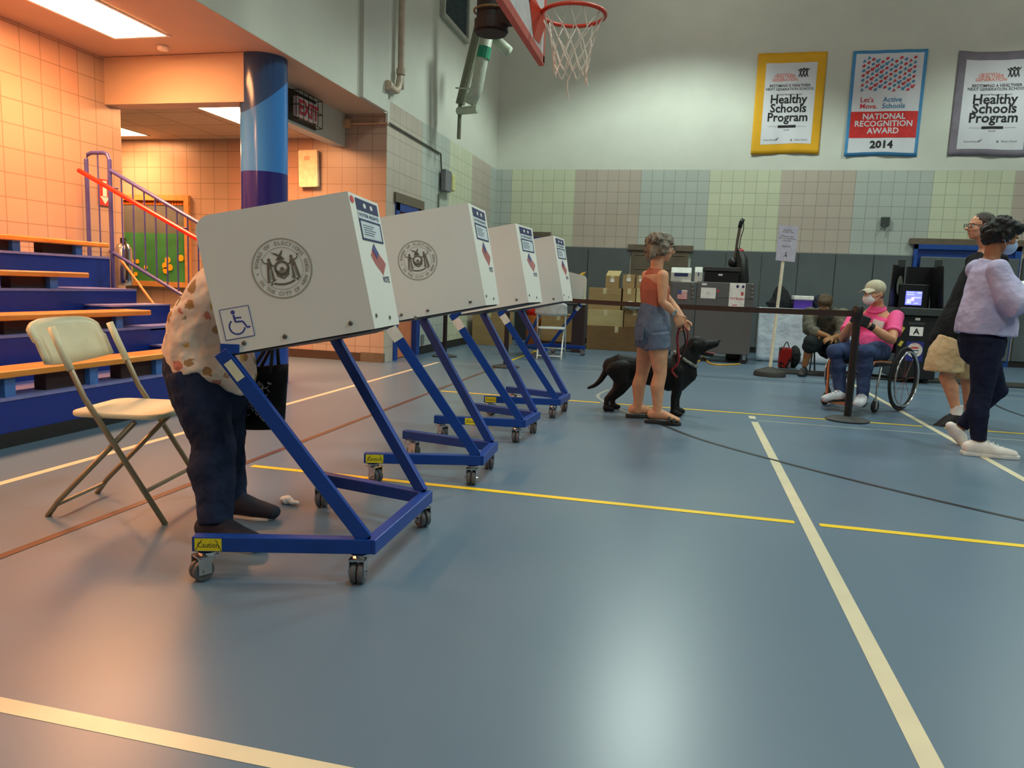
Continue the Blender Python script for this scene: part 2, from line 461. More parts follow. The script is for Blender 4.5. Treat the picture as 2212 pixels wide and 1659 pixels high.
# ------------------------------------------------------------------ painted court lines
def strip(m, pts, w_, z=0.0008, closed=False):
    global k
    b = MB(); pts = [V((p[0], p[1], 0)) for p in pts]; n = len(pts); vs = []
    for i, p in enumerate(pts):
        t = (pts[min(i + 1, n - 1)] - pts[max(i - 1, 0)]).normalized(); nn = V((-t.y, t.x, 0)) * w_ / 2
        vs += [V((p + nn)[:2] + (z,)), V((p - nn)[:2] + (z,))]
    b._add(vs, [(2 * i, 2 * i + 1, 2 * i + 3, 2 * i + 2) for i in range(n - 1)])
    struct(b.build('trim_%d' % k, m, fix=False)); k += 1
strip('tan_line', ((-3.4, 1.318), (3, 1.318)), 0.05)
strip('tan_line', ((0.604, 0.5), (0.604, 6.3)), 0.055)
strip('tan_line', ((0.604, 6.45), (0.604, 6.60)), 0.055)
strip('tan_line', ((-3.155, -1), (-3.155, 9.22)), 0.05)
strip('grey_line', ((0.63, 6.37), (9, 6.37)), 0.035, 0.0007)
strip('tan_line', ((2.04, 3.0), (2.04, 11.0)), 0.05, 0.0012)
Y1 = 3.52; strip('yellow_line', ((-2.27, Y1), (0.55, Y1)), 0.045, 0.0014); strip('yellow_line', ((0.66, Y1), (8, Y1)), 0.045, 0.0014)
Y2 = 6.72; strip('yellow_line', ((-2.27, Y2), (-0.72, Y2)), 0.045, 0.0014); strip('yellow_line', ((-0.6, Y2), (1.99, Y2)), 0.045, 0.0014); strip('yellow_line', ((2.15, Y2), (8, Y2)), 0.045, 0.0014)
strip('yellow_line', ((-2.36, 9.75), (-2.36, 12.0)), 0.045, 0.0014)
strip('brown_line', ((-2.35, -1), (-2.32, 9.6)), 0.04, 0.0018)
strip('grey_line', ((-2.6, 9.9), (6, 9.9)), 0.03, 0.0006); strip('grey_line', ((-3.0, 9.22), (6, 9.22)), 0.03, 0.0006)
strip('black_line', ((-1.2, 9.56), (6, 9.56)), 0.03, 0.0006)
# big circle arc
cp = [(-0.839, 7.877), (-0.666, 6.812), (-0.373, 6.172), (-0.151, 5.867), (0.569, 4.856), (1.12, 4.406), (1.655, 3.933)]
strip('black_line', curve_pts([V((-0.19, 5.92, 0)), V((0.15, 5.35, 0)), V((0.6, 4.86, 0)), V((1.12, 4.38, 0)), V((1.66, 3.96, 0)), V((2.4, 3.5, 0)), V((3.4, 3.1, 0))], 6), 0.035, 0.002)
strip('grey_line', curve_pts([V((-0.74, 7.65, 0)), V((-0.80, 7.2, 0)), V((-0.70, 6.8, 0)), V((-0.45, 6.3, 0)), V((-0.19, 5.92, 0))], 6), 0.035, 0.002)
strip('black_line', curve_pts([fl(2125, 860), fl(2165, 882), fl(2230, 905), fl(2330, 935)], 6), 0.035, 0.002)
# ------------------------------------------------------------------ alcove: ceiling lights
emit('lamp_warm', (1.0, 0.43, 0.17), 41.0)
P('white_metal', (225, 222, 212), 0.4)
def ceil_light(x0, y0, x1, y1, z, label, group='recessed alcove ceiling lights'):
    t = thing('ceiling_light', label, 'ceiling light', ((x0 + x1) / 2, (y0 + y1) / 2, z), 0, group)
    b = MB(); f = 0.03
    for a, c in (((x0 - f, y0 - f), (x1 + f, y0)), ((x0 - f, y1), (x1 + f, y1 + f)), ((x0 - f, y0), (x0, y1)), ((x1, y0), (x1 + f, y1))):
        b.bx((a[0], a[1], z - .012), (c[0], c[1], z - .001))
    b.build('frame', 'white_metal', t)
    b = MB(); b.bx((x0, y0, z - .01), (x1, y1, z - .003)); b.build('diffuser', 'lamp_warm', t)
    l = bpy.data.lights.new('fixture_fill', 'AREA'); l.shape = 'RECTANGLE'; l.size = x1 - x0; l.size_y = y1 - y0; l.energy = 50 * (x1 - x0) * (y1 - y0) / .63; l.color = (1.0, 0.50, 0.24); l.spread = rad(135)  # extra downward light added below the glowing diffuser to warm the floor
    o = bpy.data.objects.new('fixture_fill', l); o.location = ((x0 + x1) / 2, (y0 + y1) / 2, z - .016); COL.objects.link(o)
ceil_light(-5.04, 4.57, -4.52, 5.78, ZS - .004, 'large glowing ceiling light above the bleachers, cut by the top edge')
ceil_light(-5.04, 1.6, -4.52, 2.81, ZS - .004, 'glowing ceiling light above the near bleachers')
ceil_light(-5.04, -1.4, -4.52, -.19, ZS - .004, 'glowing ceiling light above the rear bleachers')
A0 = [fl(432, 248, 2.79), fl(520, 279, 2.79), fl(620, 277, 2.79)]
ceil_light(-5.18, 7.05, -4.66, 8.0, 2.789, 'glowing square ceiling light in the low ceiling behind the column')
ceil_light(-7.6, 8.0, -6.93, 8.45, 2.789, 'small glowing ceiling light deep in the low ceiling by the left wall')
b = MB(); p = fl(352, 101, ZS - .004); b.lathe([(0.045, -.03), (0.05, -.012), (0.05, 0)], p)
tag(b.build('smoke_detector', 'white_metal', loc=p), 'small round pale detector on the alcove ceiling beside the big light', 'smoke detector')
# ------------------------------------------------------------------ bleachers
def wood():
    g = N('bench_wood', 0.3, 0, .5); v = g.n('ShaderNodeMapping', {'Vector': g.obj(), 'Scale': (9, 0.8, 9)}).outputs[0]
    g.base(g.ramp(g.noise(v, 5, 5), ((0.3, (196, 120, 44)), (0.7, (222, 150, 66))))); MATS['bench_wood'] = g.m
wood()
P('bleacher_blue', (14, 46, 132), 0.38, var=0.05); P('bracket_blue', (64, 108, 176), 0.4); P('deck_lilac', (120, 124, 178), 0.3)
P('recess_dark', (52, 34, 34), 0.8)
bl = thing('bleachers', 'blue telescoping bleachers with four orange wooden benches along the left wall', 'bleachers', (-4.6, 3.2, 0))
fx = [-3.76, -4.23, -4.70, -5.17]; dz = [0.285, 0.595, 0.88, 1.155]; sz = [0.445, 0.733, 1.013, 1.283]
ye = [5.75, 5.75, 5.55, 5.78]; se = [5.6, 5.135, 5.013, 5.76]
yb = -1.5
b = MB(); b.bx((-3.80, yb, 0), (-3.755, 5.75, .085)); b.build('kick_plate', 'base_black', bl)
for i in range(4):
    b = MB(); z0 = (0.085 if i == 0 else dz[i - 1] - .02)
    b.bx((fx[i] - .02, yb, z0), (fx[i], ye[i] if i != 1 else 5.14, dz[i]))
    if i == 1: b.bx((fx[i] - .02, 5.14, z0), (fx[i] - .0, 5.75, dz[i] - .03))
    b.build('riser', 'bleacher_blue', bl)
    b = MB(); b.bx((fx[i] - (.47 if i < 3 else .45), yb, dz[i] - .015), (fx[i] + .005, ye[i], dz[i] + .004)); b.build('deck', 'deck_lilac', bl)
    b = MB(); s0 = fx[i] + .02
    b.box(((s0 - .125), (yb + se[i]) / 2, sz[i] - .022), (.25, se[i] - yb, .04)); b.build('bench', 'bench_wood', bl, bevel=.008)
    y = se[i] - .35
    while y > 2.2:
        b = MB(); b.bx((fx[i] - .2, y, dz[i] + .004), (fx[i] - .01, y + .07, sz[i] - .042)); b.build('bench_bracket', 'bracket_blue', bl)
        b = MB(); b.bx((fx[i] - .14, y - .30, dz[i] + .004), (fx[i] - .05, y - .002, sz[i] - .042)); b.build('recess_shade', 'recess_dark', bl)  # dark panel stands in for the shade in the gap under the bench
        y -= .62
for (y0, y1, x0, x1, z0, z1) in ((4.98, 5.66, -4.70, -4.45, .595, .75), (5.14, 5.72, -4.23, -4.0, .285, .44)):
    b = MB(); b.bx((x0, y0, z0), (x1, y1, z1)); st = b.build('aisle_step', 'bleacher_blue', bl)
    b = MB(); b.bx((x0, y0 - .01, z1), (x1 + .01, y1, z1 + .012)); b.build('tread', 'deck_lilac', st)
b = MB()
for i in range(4): b.bx((-5.6, ye[i] - .03, 0), (fx[i] - .02, ye[i] - .005, dz[i] - .016))
b.build('end_panel', 'bleacher_blue', bl)
P('rail_blue', (72, 74, 140), 0.35); P('rail_red', (232, 40, 20), 0.3)
YR = 5.87
def aty(px, py): return at(px, py, YR)
rl = thing('guard_rail', 'blue tubular guard rail with thin bars at the end of the bleachers', 'railing', (-5.0, YR, 0))
h0 = aty(186, 345); h1 = aty(236, 345); top = aty(186, 330).z; topb = aty(236, 330).z
b = MB()
b.tube([V((h0.x, YR, .0)), V((h0.x, YR, top - .06)), V((h0.x + .02, YR, top - .015)), V((h0.x + .06, YR, top)), V((h1.x - .06, YR, top)), V((h1.x - .02, YR, top - .015)), V((h1.x, YR, top - .06)), V((h1.x, YR, 0))], .019, 10)
b.build('end_hoop', 'rail_blue', rl)
m = (h0 + h1) / 2
b = MB(); b.tube([V((m.x, YR, top)), V((m.x, YR, 1.0))], .007, 8); b.build('baluster', 'rail_blue', rl)
r0 = aty(238, 368); r1 = aty(440, 488); d = (r1 - r0); r2 = r1 + d * 0.35
b = MB(); b.tube([r0, r2], .018, 10); b.build('top_rail', 'rail_blue', rl)
q0 = aty(238, 542); q1 = aty(395, 638); q2 = q1 + (q1 - q0) * .5
b = MB(); b.tube([q0, q2], .016, 10); b.build('bottom_rail', 'rail_blue', rl)
for i in range(9):
    px = 262 + i * 24.5 - i * i * .15
    a = aty(px, 400); tt = (a.x - r0.x) / (r2.x - r0.x); z1 = r0.z + (r2.z - r0.z) * tt
    tq = (a.x - q0.x) / (q2.x - q0.x); z0 = q0.z + (q2.z - q0.z) * tq
    b = MB(); b.tube([V((a.x, YR, z0)), V((a.x, YR, z1))], .007, 8); b.build('baluster', 'rail_blue', rl)
b = MB(); b.tube([V((r2.x, YR, r2.z)), V((r2.x, YR, 0))], .019, 10); b.build('end_post', 'rail_blue', rl)
YD = 5.74
b = MB(); a = at(170, 368, YD); c = at(437, 522, YD); c = c + (c - a) * .3
b.tube([a, c], .021, 12); rr = b.build('hand_rail', 'rail_red', rl); rr['label'] = 'bright red handrail'
for t_ in (.18, .62):
    b = MB(); q = a.lerp(c, t_); b.tube([q, q + V((0, .13, 0))], .008, 8); b.build('bracket', 'rail_blue', rr)
# arrow sign, extinguisher, broom at the bleacher end
b = MB(); y_ = 6.1; p = atx(224, 416, XA)
sg = thing('arrow_sign', 'small red sign with a white downward arrow on the tiled wall', 'sign', (XA, p.y, p.z - .15))
b.bx((XA + .002, p.y - .075, p.z - .125), (XA + .012, p.y + .075, p.z + .125)); b.build('plate', P('sign_red', (200, 50, 40), .5), sg)
A = Art(); A.rect(-.026, -.045, .026, .11); A.poly(((-.06, -.04), (0, -.112), (.06, -.04)))
b = MB(); b.art(A, frame((XA + .0125, p.y, p.z), (0, 1, 0), z=(1, 0, 0)), .001); b.build('arrow', P('print_white', (235, 230, 225), .5), sg)
p = V((XA + .09, 6.38, atx(250, 560, XA + .09).z))
ex = thing('fire_extinguisher', 'chrome fire extinguisher hanging at the end of the tiled wall', 'fire extinguisher', (p.x, 6.38, p.z - .2))
P('chrome', (200, 200, 200), 0.18, 1.0); P('rubber_black', (26, 26, 28), 0.6)
b = MB(); b.lathe([(.02, -.26), (.075, -.25), (.08, -.2), (.08, .1), (.06, .15), (.025, .17)], (p.x, 6.38, p.z)); b.build('tank', 'chrome', ex, smooth=True)
b = MB(); b.box((p.x, 6.38, p.z + .19), (.03, .05, .05)); b.tube(curve_pts([V((p.x, 6.38, p.z + .19)), V((p.x + .06, 6.35, p.z + .14)), V((p.x + .09, 6.33, p.z - .1)), V((p.x + .08, 6.32, p.z - .2))]), .009); b.build('hose', 'rubber_black', ex)
b = MB(); a = at(262, 562, 6.2); c = at(328, 652, 6.2); c = a + (c - a) * (a.z / (a.z - c.z))
b.cyl(a, c, .012); br_ = b.build('wooden_pole', P('pole_wood', (214, 150, 80), .5), loc=(c.x, 6.2, c.z)); tag(br_, 'plain tan wooden pole leaning behind the bleacher end below the guard rail', 'pole')
b = MB(); p = at(366, 668, 6.0); b.bx((p.x - .16, 5.90, 0), (p.x + .04, 6.12, p.z)); tag(b.build('storage_box', P('tan_box', (196, 150, 110), .7), bevel=.01, loc=(p.x, 6.05, 0)), 'tan box on the floor behind the end of the bleachers', 'box')
# bulletin board on the far alcove wall
x0 = at(254, 500, YF).x; x1 = at(403, 500, YF).x; z1 = at(300, 433, YF).z; z0 = at(300, 606, YF).z
bb = thing('bulletin_board', 'wood-framed bulletin board showing a green field with yellow flowers under a dark sky', 'bulletin board', ((x0 + x1) / 2, YF, z0))
b = MB(); f = .07
for a, c in (((x0 - f, z0 - f), (x1 + f, z0)), ((x0 - f, z1), (x1 + f, z1 + f)), ((x0 - f, z0), (x0, z1)), ((x1, z0), (x1 + f, z1))): b.bx((a[0], YF - .05, a[1]), (c[0], YF - .002, c[1]))
b.build('frame', P('oak', (206, 150, 84), .5), bb)
zm = z0 + (z1 - z0) * .60
b = MB(); b.bx((x0, YF - .02, zm), (x1, YF - .004, z1)); b.build('paper_sky', P('paper_grey', (104, 110, 108), .8, var=.12, scale=3), bb)
b = MB(); b.bx((x0, YF - .022, z0), (x1, YF - .004, zm)); b.build('paper_grass', P('paper_green', (58, 140, 78), .8, var=.12, scale=3), bb)
b = MB()
for i in range(26):
    xx = x0 + (x1 - x0) * (i + .5) / 26; b.lathe([(.03, 0), (.03, .004)], (xx, YF - .022, z1 - .03), Matrix.Rotation(rad(90), 3, 'X'), 8)
b.build('border', P('border_orange', (255, 120, 20), .6), bb)
b = MB()
for fx_, fz in ((.14, .2), (.2, .17), (.08, .1), (.27, .08), (.42, .17), (.30, .24), (.70, .2), (.74, .27), (.77, .18), (.71, .14), (.93, .3), (.22, .24)):
    r_ = .045 if fx_ > .6 else .03
    b.lathe([(r_, 0), (r_, .006)], (x0 + (x1 - x0) * fx_, YF - .024, z0 + (z1 - z0) * fz), Matrix.Rotation(rad(90), 3, 'X'), 10)
b.build('paper_flower', P('paper_yellow', (255, 190, 20), .7), bb)
# column
def colmat():
    g = N('column_paint', 0.16, 0, .5); q = g.xyz()
    th = g.math('ARCTAN2', g.math('SUBTRACT', q[1], 6.5), g.math('ADD', q[0], 4.02))
    lim = g.math('ADD', 2.72, g.math('MULTIPLY', g.math('SINE', g.math('ADD', th, 0.6)), 0.18))
    c = g.mix(g.math('GREATER_THAN', q[2], lim), col((58, 126, 200)), col((44, 74, 118)))
    c = g.mix(g.math('LESS_THAN', q[2], 2.01), c, col((34, 34, 112)))
    g.base(c); MATS['column_paint'] = g.m
colmat()
P('column_foot', (26, 66, 150), .3)
cm = thing('painted_column', 'round glossy column painted in wavy bands of light blue and navy', 'column', (-4.02, 6.5, 0))
b = MB(); b.lathe([(.217, 1.0), (.217, ZS - .004)], (-4.03, 6.5, 0), n=48); b.build('shaft', 'column_paint', cm, auto=True)
b = MB(); b.lathe([(.217, 0), (.217, 1.0)], (-4.03, 6.5, 0), n=48); b.build('lower_shaft', 'column_foot', cm, auto=True)
# exit sign on the downstand beam
c0 = atx(628, 198, XBM); c1 = atx(683, 262, XBM)
ye0 = atx(650, 230, XBM + .3)
eb = thing('exit_sign', 'white EXIT sign with red letters in a dark wire cage on the beam', 'exit sign', (XBM + .1, 7.55, 2.8))
P('sign_white', (228, 222, 222), .4); P('exit_red', (214, 60, 80), .5); P('cage_dark', (62, 54, 46), .5, .5)
y0, y1 = atx(640, 230, XBM + .07).y, atx(688, 235, XBM + .07).y
b = MB(); b.bx((XBM + .002, y0 + .03, 2.78), (XBM + .07, y1 - .03, 2.98)); b.build('housing', 'sign_white', eb, bevel=.005)
A = Art(); A.text('EXIT', .03, -.075, .21, .04)
b = MB(); b.art(A, frame((XBM + .071, (y0 + y1) / 2, 2.88), (0, 1, 0), z=(1, 0, 0)), .002); b.build('lettering', 'exit_red', eb)
b = MB()
for z in (2.73, 2.88, 3.03): b.tube([V((XBM, y0 - .02, z)), V((XBM + .11, y0 - .02, z)), V((XBM + .11, y1 + .02, z)), V((XBM, y1 + .02, z))], .005, 6)
for yy in [y0 - .02 + i * (y1 - y0 + .04) / 5 for i in range(6)]: b.tube([V((XBM + .11, yy, 2.73)), V((XBM + .11, yy, 3.03))], .004, 6)
for xx in (.04, .08): b.tube([V((XBM + xx, y0 - .02, 2.73)), V((XBM + xx, y0 - .02, 3.03))], .004, 6)
b.build('cage', 'cage_dark', eb)
b = MB(); b.bx((XBM, y0 - .06, 2.72), (XBM + .012, y1 + .05, 3.04)); b.build('backing', 'cage_dark', eb)
# clip panel and conduit on the alcove back wall
p = at(672, 366, YF)
pn = thing('wall_panel', 'slanting cream panel hung on the tiled alcove wall right of the column', 'panel', (p.x, YF, p.z - .2))
Mr = Matrix.Translation((p.x, YF - .06, p.z)) @ Matrix.Rotation(rad(-1.5), 4, 'Y') @ Matrix.Rotation(rad(90), 4, 'X')
b = MB(); b.prism(roundrect(-.13, -.225, .13, .225, .02), Mr, .05, -.03); b.build('board', P('cream', (246, 226, 190), .5), pn)
A = Art(); A.rect(-.05, .10, .03, .15); b = MB(); b.art(A, Mr, .021); b.build('mark', P('mark_pink', (235, 180, 150), .6), pn)
cd = thing('conduit', 'pale electrical conduit and junction box high on the tiled wall near the beam', 'conduit', (-4.1, YF, 2.8))
p0 = at(745, 268, YF); p1 = at(842, 266, YF)
b = MB(); b.tube([V((p0.x, YF - .02, p0.z)), V((XL + .02, YF - .02, p0.z))], .012, 8); b.build('pipe', P('conduit_tan', (200, 160, 124), .5), cd)
b = MB(); b.box((p0.x + .03, YF - .03, p0.z), (.12, .06, .10)); b.build('junction_box', 'conduit_tan', cd, bevel=.004)
# ------------------------------------------------------------------ left gym wall fittings
P('conduit_grey', (96, 96, 86), .5); P('box_grey', (116, 116, 122), .5)
def onl(px, py): return atx(px, py, XL + .02)
c2 = thing('conduit', 'thin dark conduit stepping down the tiled wall to a grey alarm box', 'conduit', (XL, 9.5, 2.0))
b = MB(); b.tube([onl(842, 266), onl(952, 332), onl(954, 375)], .012, 8); b.build('pipe', 'conduit_grey', c2)
b = MB(); b.tube([onl(948, 418), onl(944, 560)], .012, 8); b.build('lower_pipe', 'conduit_grey', c2)
p = onl(958, 392)
al = thing('alarm_box', 'grey alarm box with a yellow side cap on the tiled left wall', 'alarm box', (XL, p.y, p.z - .1))
b = MB(); b.bx((XL + .035, p.y - .16, p.z - .15), (XL + .11, p.y + .12, p.z + .16)); b.build('housing', 'box_grey', al, bevel=.008)
b = MB(); b.bx((XL + .035, p.y + .12, p.z - .12), (XL + .13, p.y + .26, p.z + .13)); b.build('cap', P('cap_yellow', (206, 206, 140), .5), al, bevel=.02)
P('pipe_beige', (190, 172, 152), .5)
pp = thing('drain_pipe', 'beige vertical pipe with an elbow running into the bulkhead corner', 'pipe', (XL + .1, 9.1, 4))
a = atx(866, 158, XL + .08); c = atx(838, 184, XL + .08)
b = MB(); b.tube(curve_pts([V((a.x, a.y, 7.5)), V((a.x, a.y, a.z + .1)), V((a.x, a.y - .02, a.z - .04)), V((a.x, a.y - .12, c.z + .01)), V((a.x, c.y, c.z))], 4), .042, 12); b.build('pipe', 'pipe_beige', pp, smooth=True)
b = MB(); b.cyl((a.x, a.y, a.z - .02), (a.x, a.y, a.z + .05), .056); b.build('coupling', 'pipe_beige', pp); b = MB(); b.cyl((a.x, c.y - .02, c.z), (a.x, c.y + .06, c.z), .056); b.build('coupling', 'pipe_beige', pp)
v0 = atx(953, 28, XL); v1 = atx(1003, 70, XL)
vt = thing('air_vent', 'dark louvred vent in a pale frame high on the left wall', 'air vent', (XL, v0.y, 4.2))
ya, yb_ = v0.y, v1.y + .0; zb = v0.z
b = MB(); f = .06
for q in (((ya - f, zb - f), (yb_ + f, zb)), ((ya - f, zb + .9), (yb_ + f, zb + .96)), ((ya - f, zb), (ya, zb + .9)), ((yb_, zb), (yb_ + f, zb + .9))): b.bx((XL + .001, q[0][0], q[0][1]), (XL + .07, q[1][0], q[1][1]))
b.build('frame', P('frame_grey', (170, 172, 162), .5), vt)
b = MB(); b.bx((XL + .002, ya, zb), (XL + .02, yb_, zb + .9)); b.build('backing', P('vent_dark', (52, 66, 70), .6), vt)
b = MB()
for i in range(30): b.bx((XL + .02, ya, zb + i * .03), (XL + .035, yb_, zb + i * .03 + .012))
b.build('louvre', P('vent_slat', (66, 84, 88), .5), vt)
# small mark box on back wall
p = at(1911, 479, YB)
tb = thing('thermostat', 'small dark metal box fixed on the tiled back wall', 'thermostat', (p.x, YB, p.z - .06))
b = MB(); b.box((p.x, YB - .03, p.z), (.13, .06, .15)); b.build('housing', P('dark_metal', (70, 76, 74), .5, .3), tb, bevel=.006)
b = MB(); b.tube([V((p.x, YB - .05, p.z - .05)), V((p.x - .07, YB - .08, p.z - .14))], .01, 8); b.build('lever', 'dark_metal', tb)
b = MB(); p = onl(914, 733); b.box((XL + .012, p.y, p.z), (.02, .1, .14)); tag(b.build('wall_outlet', 'box_grey', bevel=.004, loc=p), 'small grey socket plate low on the tiled left wall behind the booths', 'wall outlet')
# ------------------------------------------------------------------ basketball hoop
P('hoop_red', (206, 60, 34), .4); P('hoop_dark', (30, 22, 22), .6); P('board_white', (206, 204, 206), .35); P('net_cord', (226, 214, 200), .8)
P('board_rim', (190, 90, 78), .5); P('pad_lilac', (186, 176, 190), .6)
R0 = V((-0.935, 5.5, 2.975)); XBB = -1.2
hp = thing('basketball_hoop', 'orange rim and white net on a white backboard with red edging', 'basketball hoop', (XBB, 5.2, 2.73))
RM = Matrix.Identity(3)
b = MB(); b.tube([R0 + V((.228 * math.cos(rad(10 * i)), .228 * math.sin(rad(10 * i)), 0)) for i in range(36)], .0145, 10, True)
b.build('rim', 'hoop_red', hp, smooth=True)
xb = R0.x - .228
b = MB()
b._add([V((XBB + .012, R0.y - .34, R0.z + .01)), V((XBB + .012, R0.y + .10, R0.z + .01)), V((xb + .02, R0.y + .10, R0.z + .01)), V((xb + .02, R0.y - .10, R0.z + .01)),
        V((XBB + .012, R0.y - .14, R0.z - .19)), V((XBB + .012, R0.y + .06, R0.z - .17))], ((0, 1, 2, 3), (0, 4, 5, 1), (3, 2, 5, 4), (0, 3, 4), (1, 5, 2)))
b.bx((XBB + .012, R0.y - .34, R0.z - .0), (XBB + .02, R0.y + .1, R0.z + .03)); b.build('bracket', 'hoop_red', hp)
net = MB()
def npnt(a, lv):
    rr_ = [.222, .175, .15, .135, .125, .118][lv]; z = [-.01, -.11, -.2, -.28, -.35, -.41][lv]
    return R0 + V((rr_ * math.cos(a), rr_ * math.sin(a), z))
for i in range(12):
    for s_ in (-1, 1):
        prev = None
        for lv in range(6):
            a = rad(30 * i) + s_ * rad(15) * lv + rad(3) * math.sin(i * 3 + lv)
            q = npnt(a, lv) + V((0, 0, random.uniform(-.012, .012)))
            if prev is not None: net.tube([prev, q], .0042, 6)
            prev = q
for a, ln in ((1.9, .14), (.3, .07), (.5, .06)):
    q = npnt(a, 5); net.tube([q, q + V((.0, -.01, -ln * .5)), q + V((.012, 0, -ln))], .005, 6)
net.build('net', 'net_cord', hp)
ybb0, ybb1 = R0.y - .3 - .62, 5.77; zb0 = 2.725
b = MB(); b.bx((XBB - .03, 4.2, zb0), (XBB + .01, ybb1, zb0 + 1.0)); b.build('backboard', 'board_white', hp)
b = MB(); b.bx((XBB + .0101, 4.2, zb0), (XBB + .012, ybb1, zb0 + .05)); b.bx((XBB + .0101, ybb1 - .05, zb0), (XBB + .012, ybb1, zb0 + 1)); b.bx((XBB - .031, 4.2, zb0 - .012), (XBB + .012, ybb1 + .005, zb0)); b.bx((XBB - .031, ybb1, zb0), (XBB + .012, ybb1 + .008, zb0 + 1))
b.build('edging', 'board_rim', hp)
b = MB(); b.bx((XBB + .0101, R0.y - .33, R0.z + .02), (XBB + .013, R0.y - .28, R0.z + .5)); b.bx((XBB + .0101, R0.y + .19, R0.z + .05), (XBB + .013, R0.y + .23, R0.z + .5)); b.bx((XBB + .0101, R0.y - .33, R0.z + .02), (XBB + .013, R0.y + .2, R0.z + .07)); b.build('target_square', 'hoop_red', hp)
# mast behind the board
b = MB(); m = at(1068, 20, 5.9)
ms = hp
zt = at(1064, 74, 5.9).z; r_ = .12
b.lathe([(r_, zt), (r_, 7.2)], (m.x - .02, 5.9, 0), n=32); ms = b.build('mast', 'hoop_dark', hp, auto=True)
b = MB(); b.lathe([(r_ + .015, zt + .02), (r_ + .015, zt + .1)], (m.x - .02, 5.9, 0), n=32); b.box((m.x + .12, 5.85, zt + .12), (.16, .1, .14)); b.build('collar', P('collar_rust', (44, 32, 30), .6), ms)
b = MB(); b.tube([V((m.x - .02 + (r_ + .02) * math.cos(rad(10 * i)), 5.9 + (r_ + .02) * math.sin(rad(10 * i)), zt + .17)) for i in range(36)], .008, 6, True); b.build('strap', P('strap_tan', (120, 100, 60), .6), ms)
b = MB(); b.tube([V((m.x + .1, 5.9, zt + .15)), V((XBB - .03, 5.6, zt + .22))], .035, 10); b.build('arm', 'hoop_dark', ms)
# wall brace with pale padding and green tape, fixed to the left wall
bc = thing('folded_brace', 'pale green-taped steel brace arm hanging beside the corner, ending in a short crossbar', 'brace', (-2.9, 10, 3))
YQ = 10.6
P('brace_pale', (186, 196, 178), .5); P('brace_dark', (120, 124, 104), .5); P('tape_green', (30, 140, 104), .5)
a = at(1032, 60, YQ); c = at(994, 225, YQ); e = at(991, 300, YQ)
b = MB(); b.tube([V((at(1062, -60, YQ).x, YQ, 7.6)), at(1046, 10, YQ), c], .07, 10); b.tube([c + V((0, 0, .05)), e], .03, 8); b.build('inner_tube', 'brace_dark', bc)
b = MB(); b.tube([at(1056, 60, YQ - .1), at(1042, 125, YQ - .1), at(1030, 190, YQ - .1), at(1015, 225, YQ - .1)], .088, 14); b.build('padded_tube', 'brace_pale', bc, smooth=True)
b = MB(); b.tube([at(1048, 102, YQ - .1), at(1043, 127, YQ - .1)], .096, 14); b.build('tape', 'tape_green', bc)
b = MB(); b.cyl(at(990, 240, YQ), at(1033, 236, YQ - .15), .055); b.build('crossbar', 'brace_pale', bc)
b = MB(); b.tube([at(985, 190, YQ), at(1020, 192, YQ - .2)], .012, 8); b.build('clamp', 'brace_pale', bc)
b = MB(); b.tube([at(1070, 85, YQ + .3), at(1100, 112, YQ + .3)], .075, 12); b.build('side_tube', 'brace_pale', bc, smooth=True)
# ------------------------------------------------------------------ voting booths
P('booth_white', (226, 224, 218), 0.35, var=0.01, scale=3); P('frame_paint', (4, 58, 144), 0.35, var=0.05, scale=9); P('tray_black', (22, 22, 28), 0.5)
P('sticker_yellow', (214, 206, 30), 0.5); P('print_black', (30, 30, 30), 0.6); P('seal_ink', (160, 152, 138), 0.6); P('seal_dark', (112, 102, 88), 0.6)
P('navy_print', (40, 46, 92), 0.5); P('notice_paper', (196, 204, 210), 0.5); P('flag_red', (196, 70, 72), 0.5); P('flag_blue', (70, 80, 132), 0.5)
P('leg_label', (226, 222, 214), 0.5); P('wheel_grey', (84, 84, 88), 0.45); P('access_blue', (60, 70, 150), .5); P('label_yellowish', (206, 208, 182), .5); P('bolt_steel', (120, 116, 110), .3, 1.0)
def seal_art(R):
    a = Art(); a.ring(0, 0, R * .955, R, 72); a.ring(0, 0, R * .685, R * .70, 64)
    a.arc('BOARD OF ELECTIONS', R * .835, R * .17, 172, 22, .03)
    a.arc('IN THE CITY OF NEW YORK', R * .890, R * .17, 198, 372, .03, True)
    for t in (184, 12): a.disc(R * .83 * math.cos(rad(t)), R * .83 * math.sin(rad(t)), R * .03)
    return a
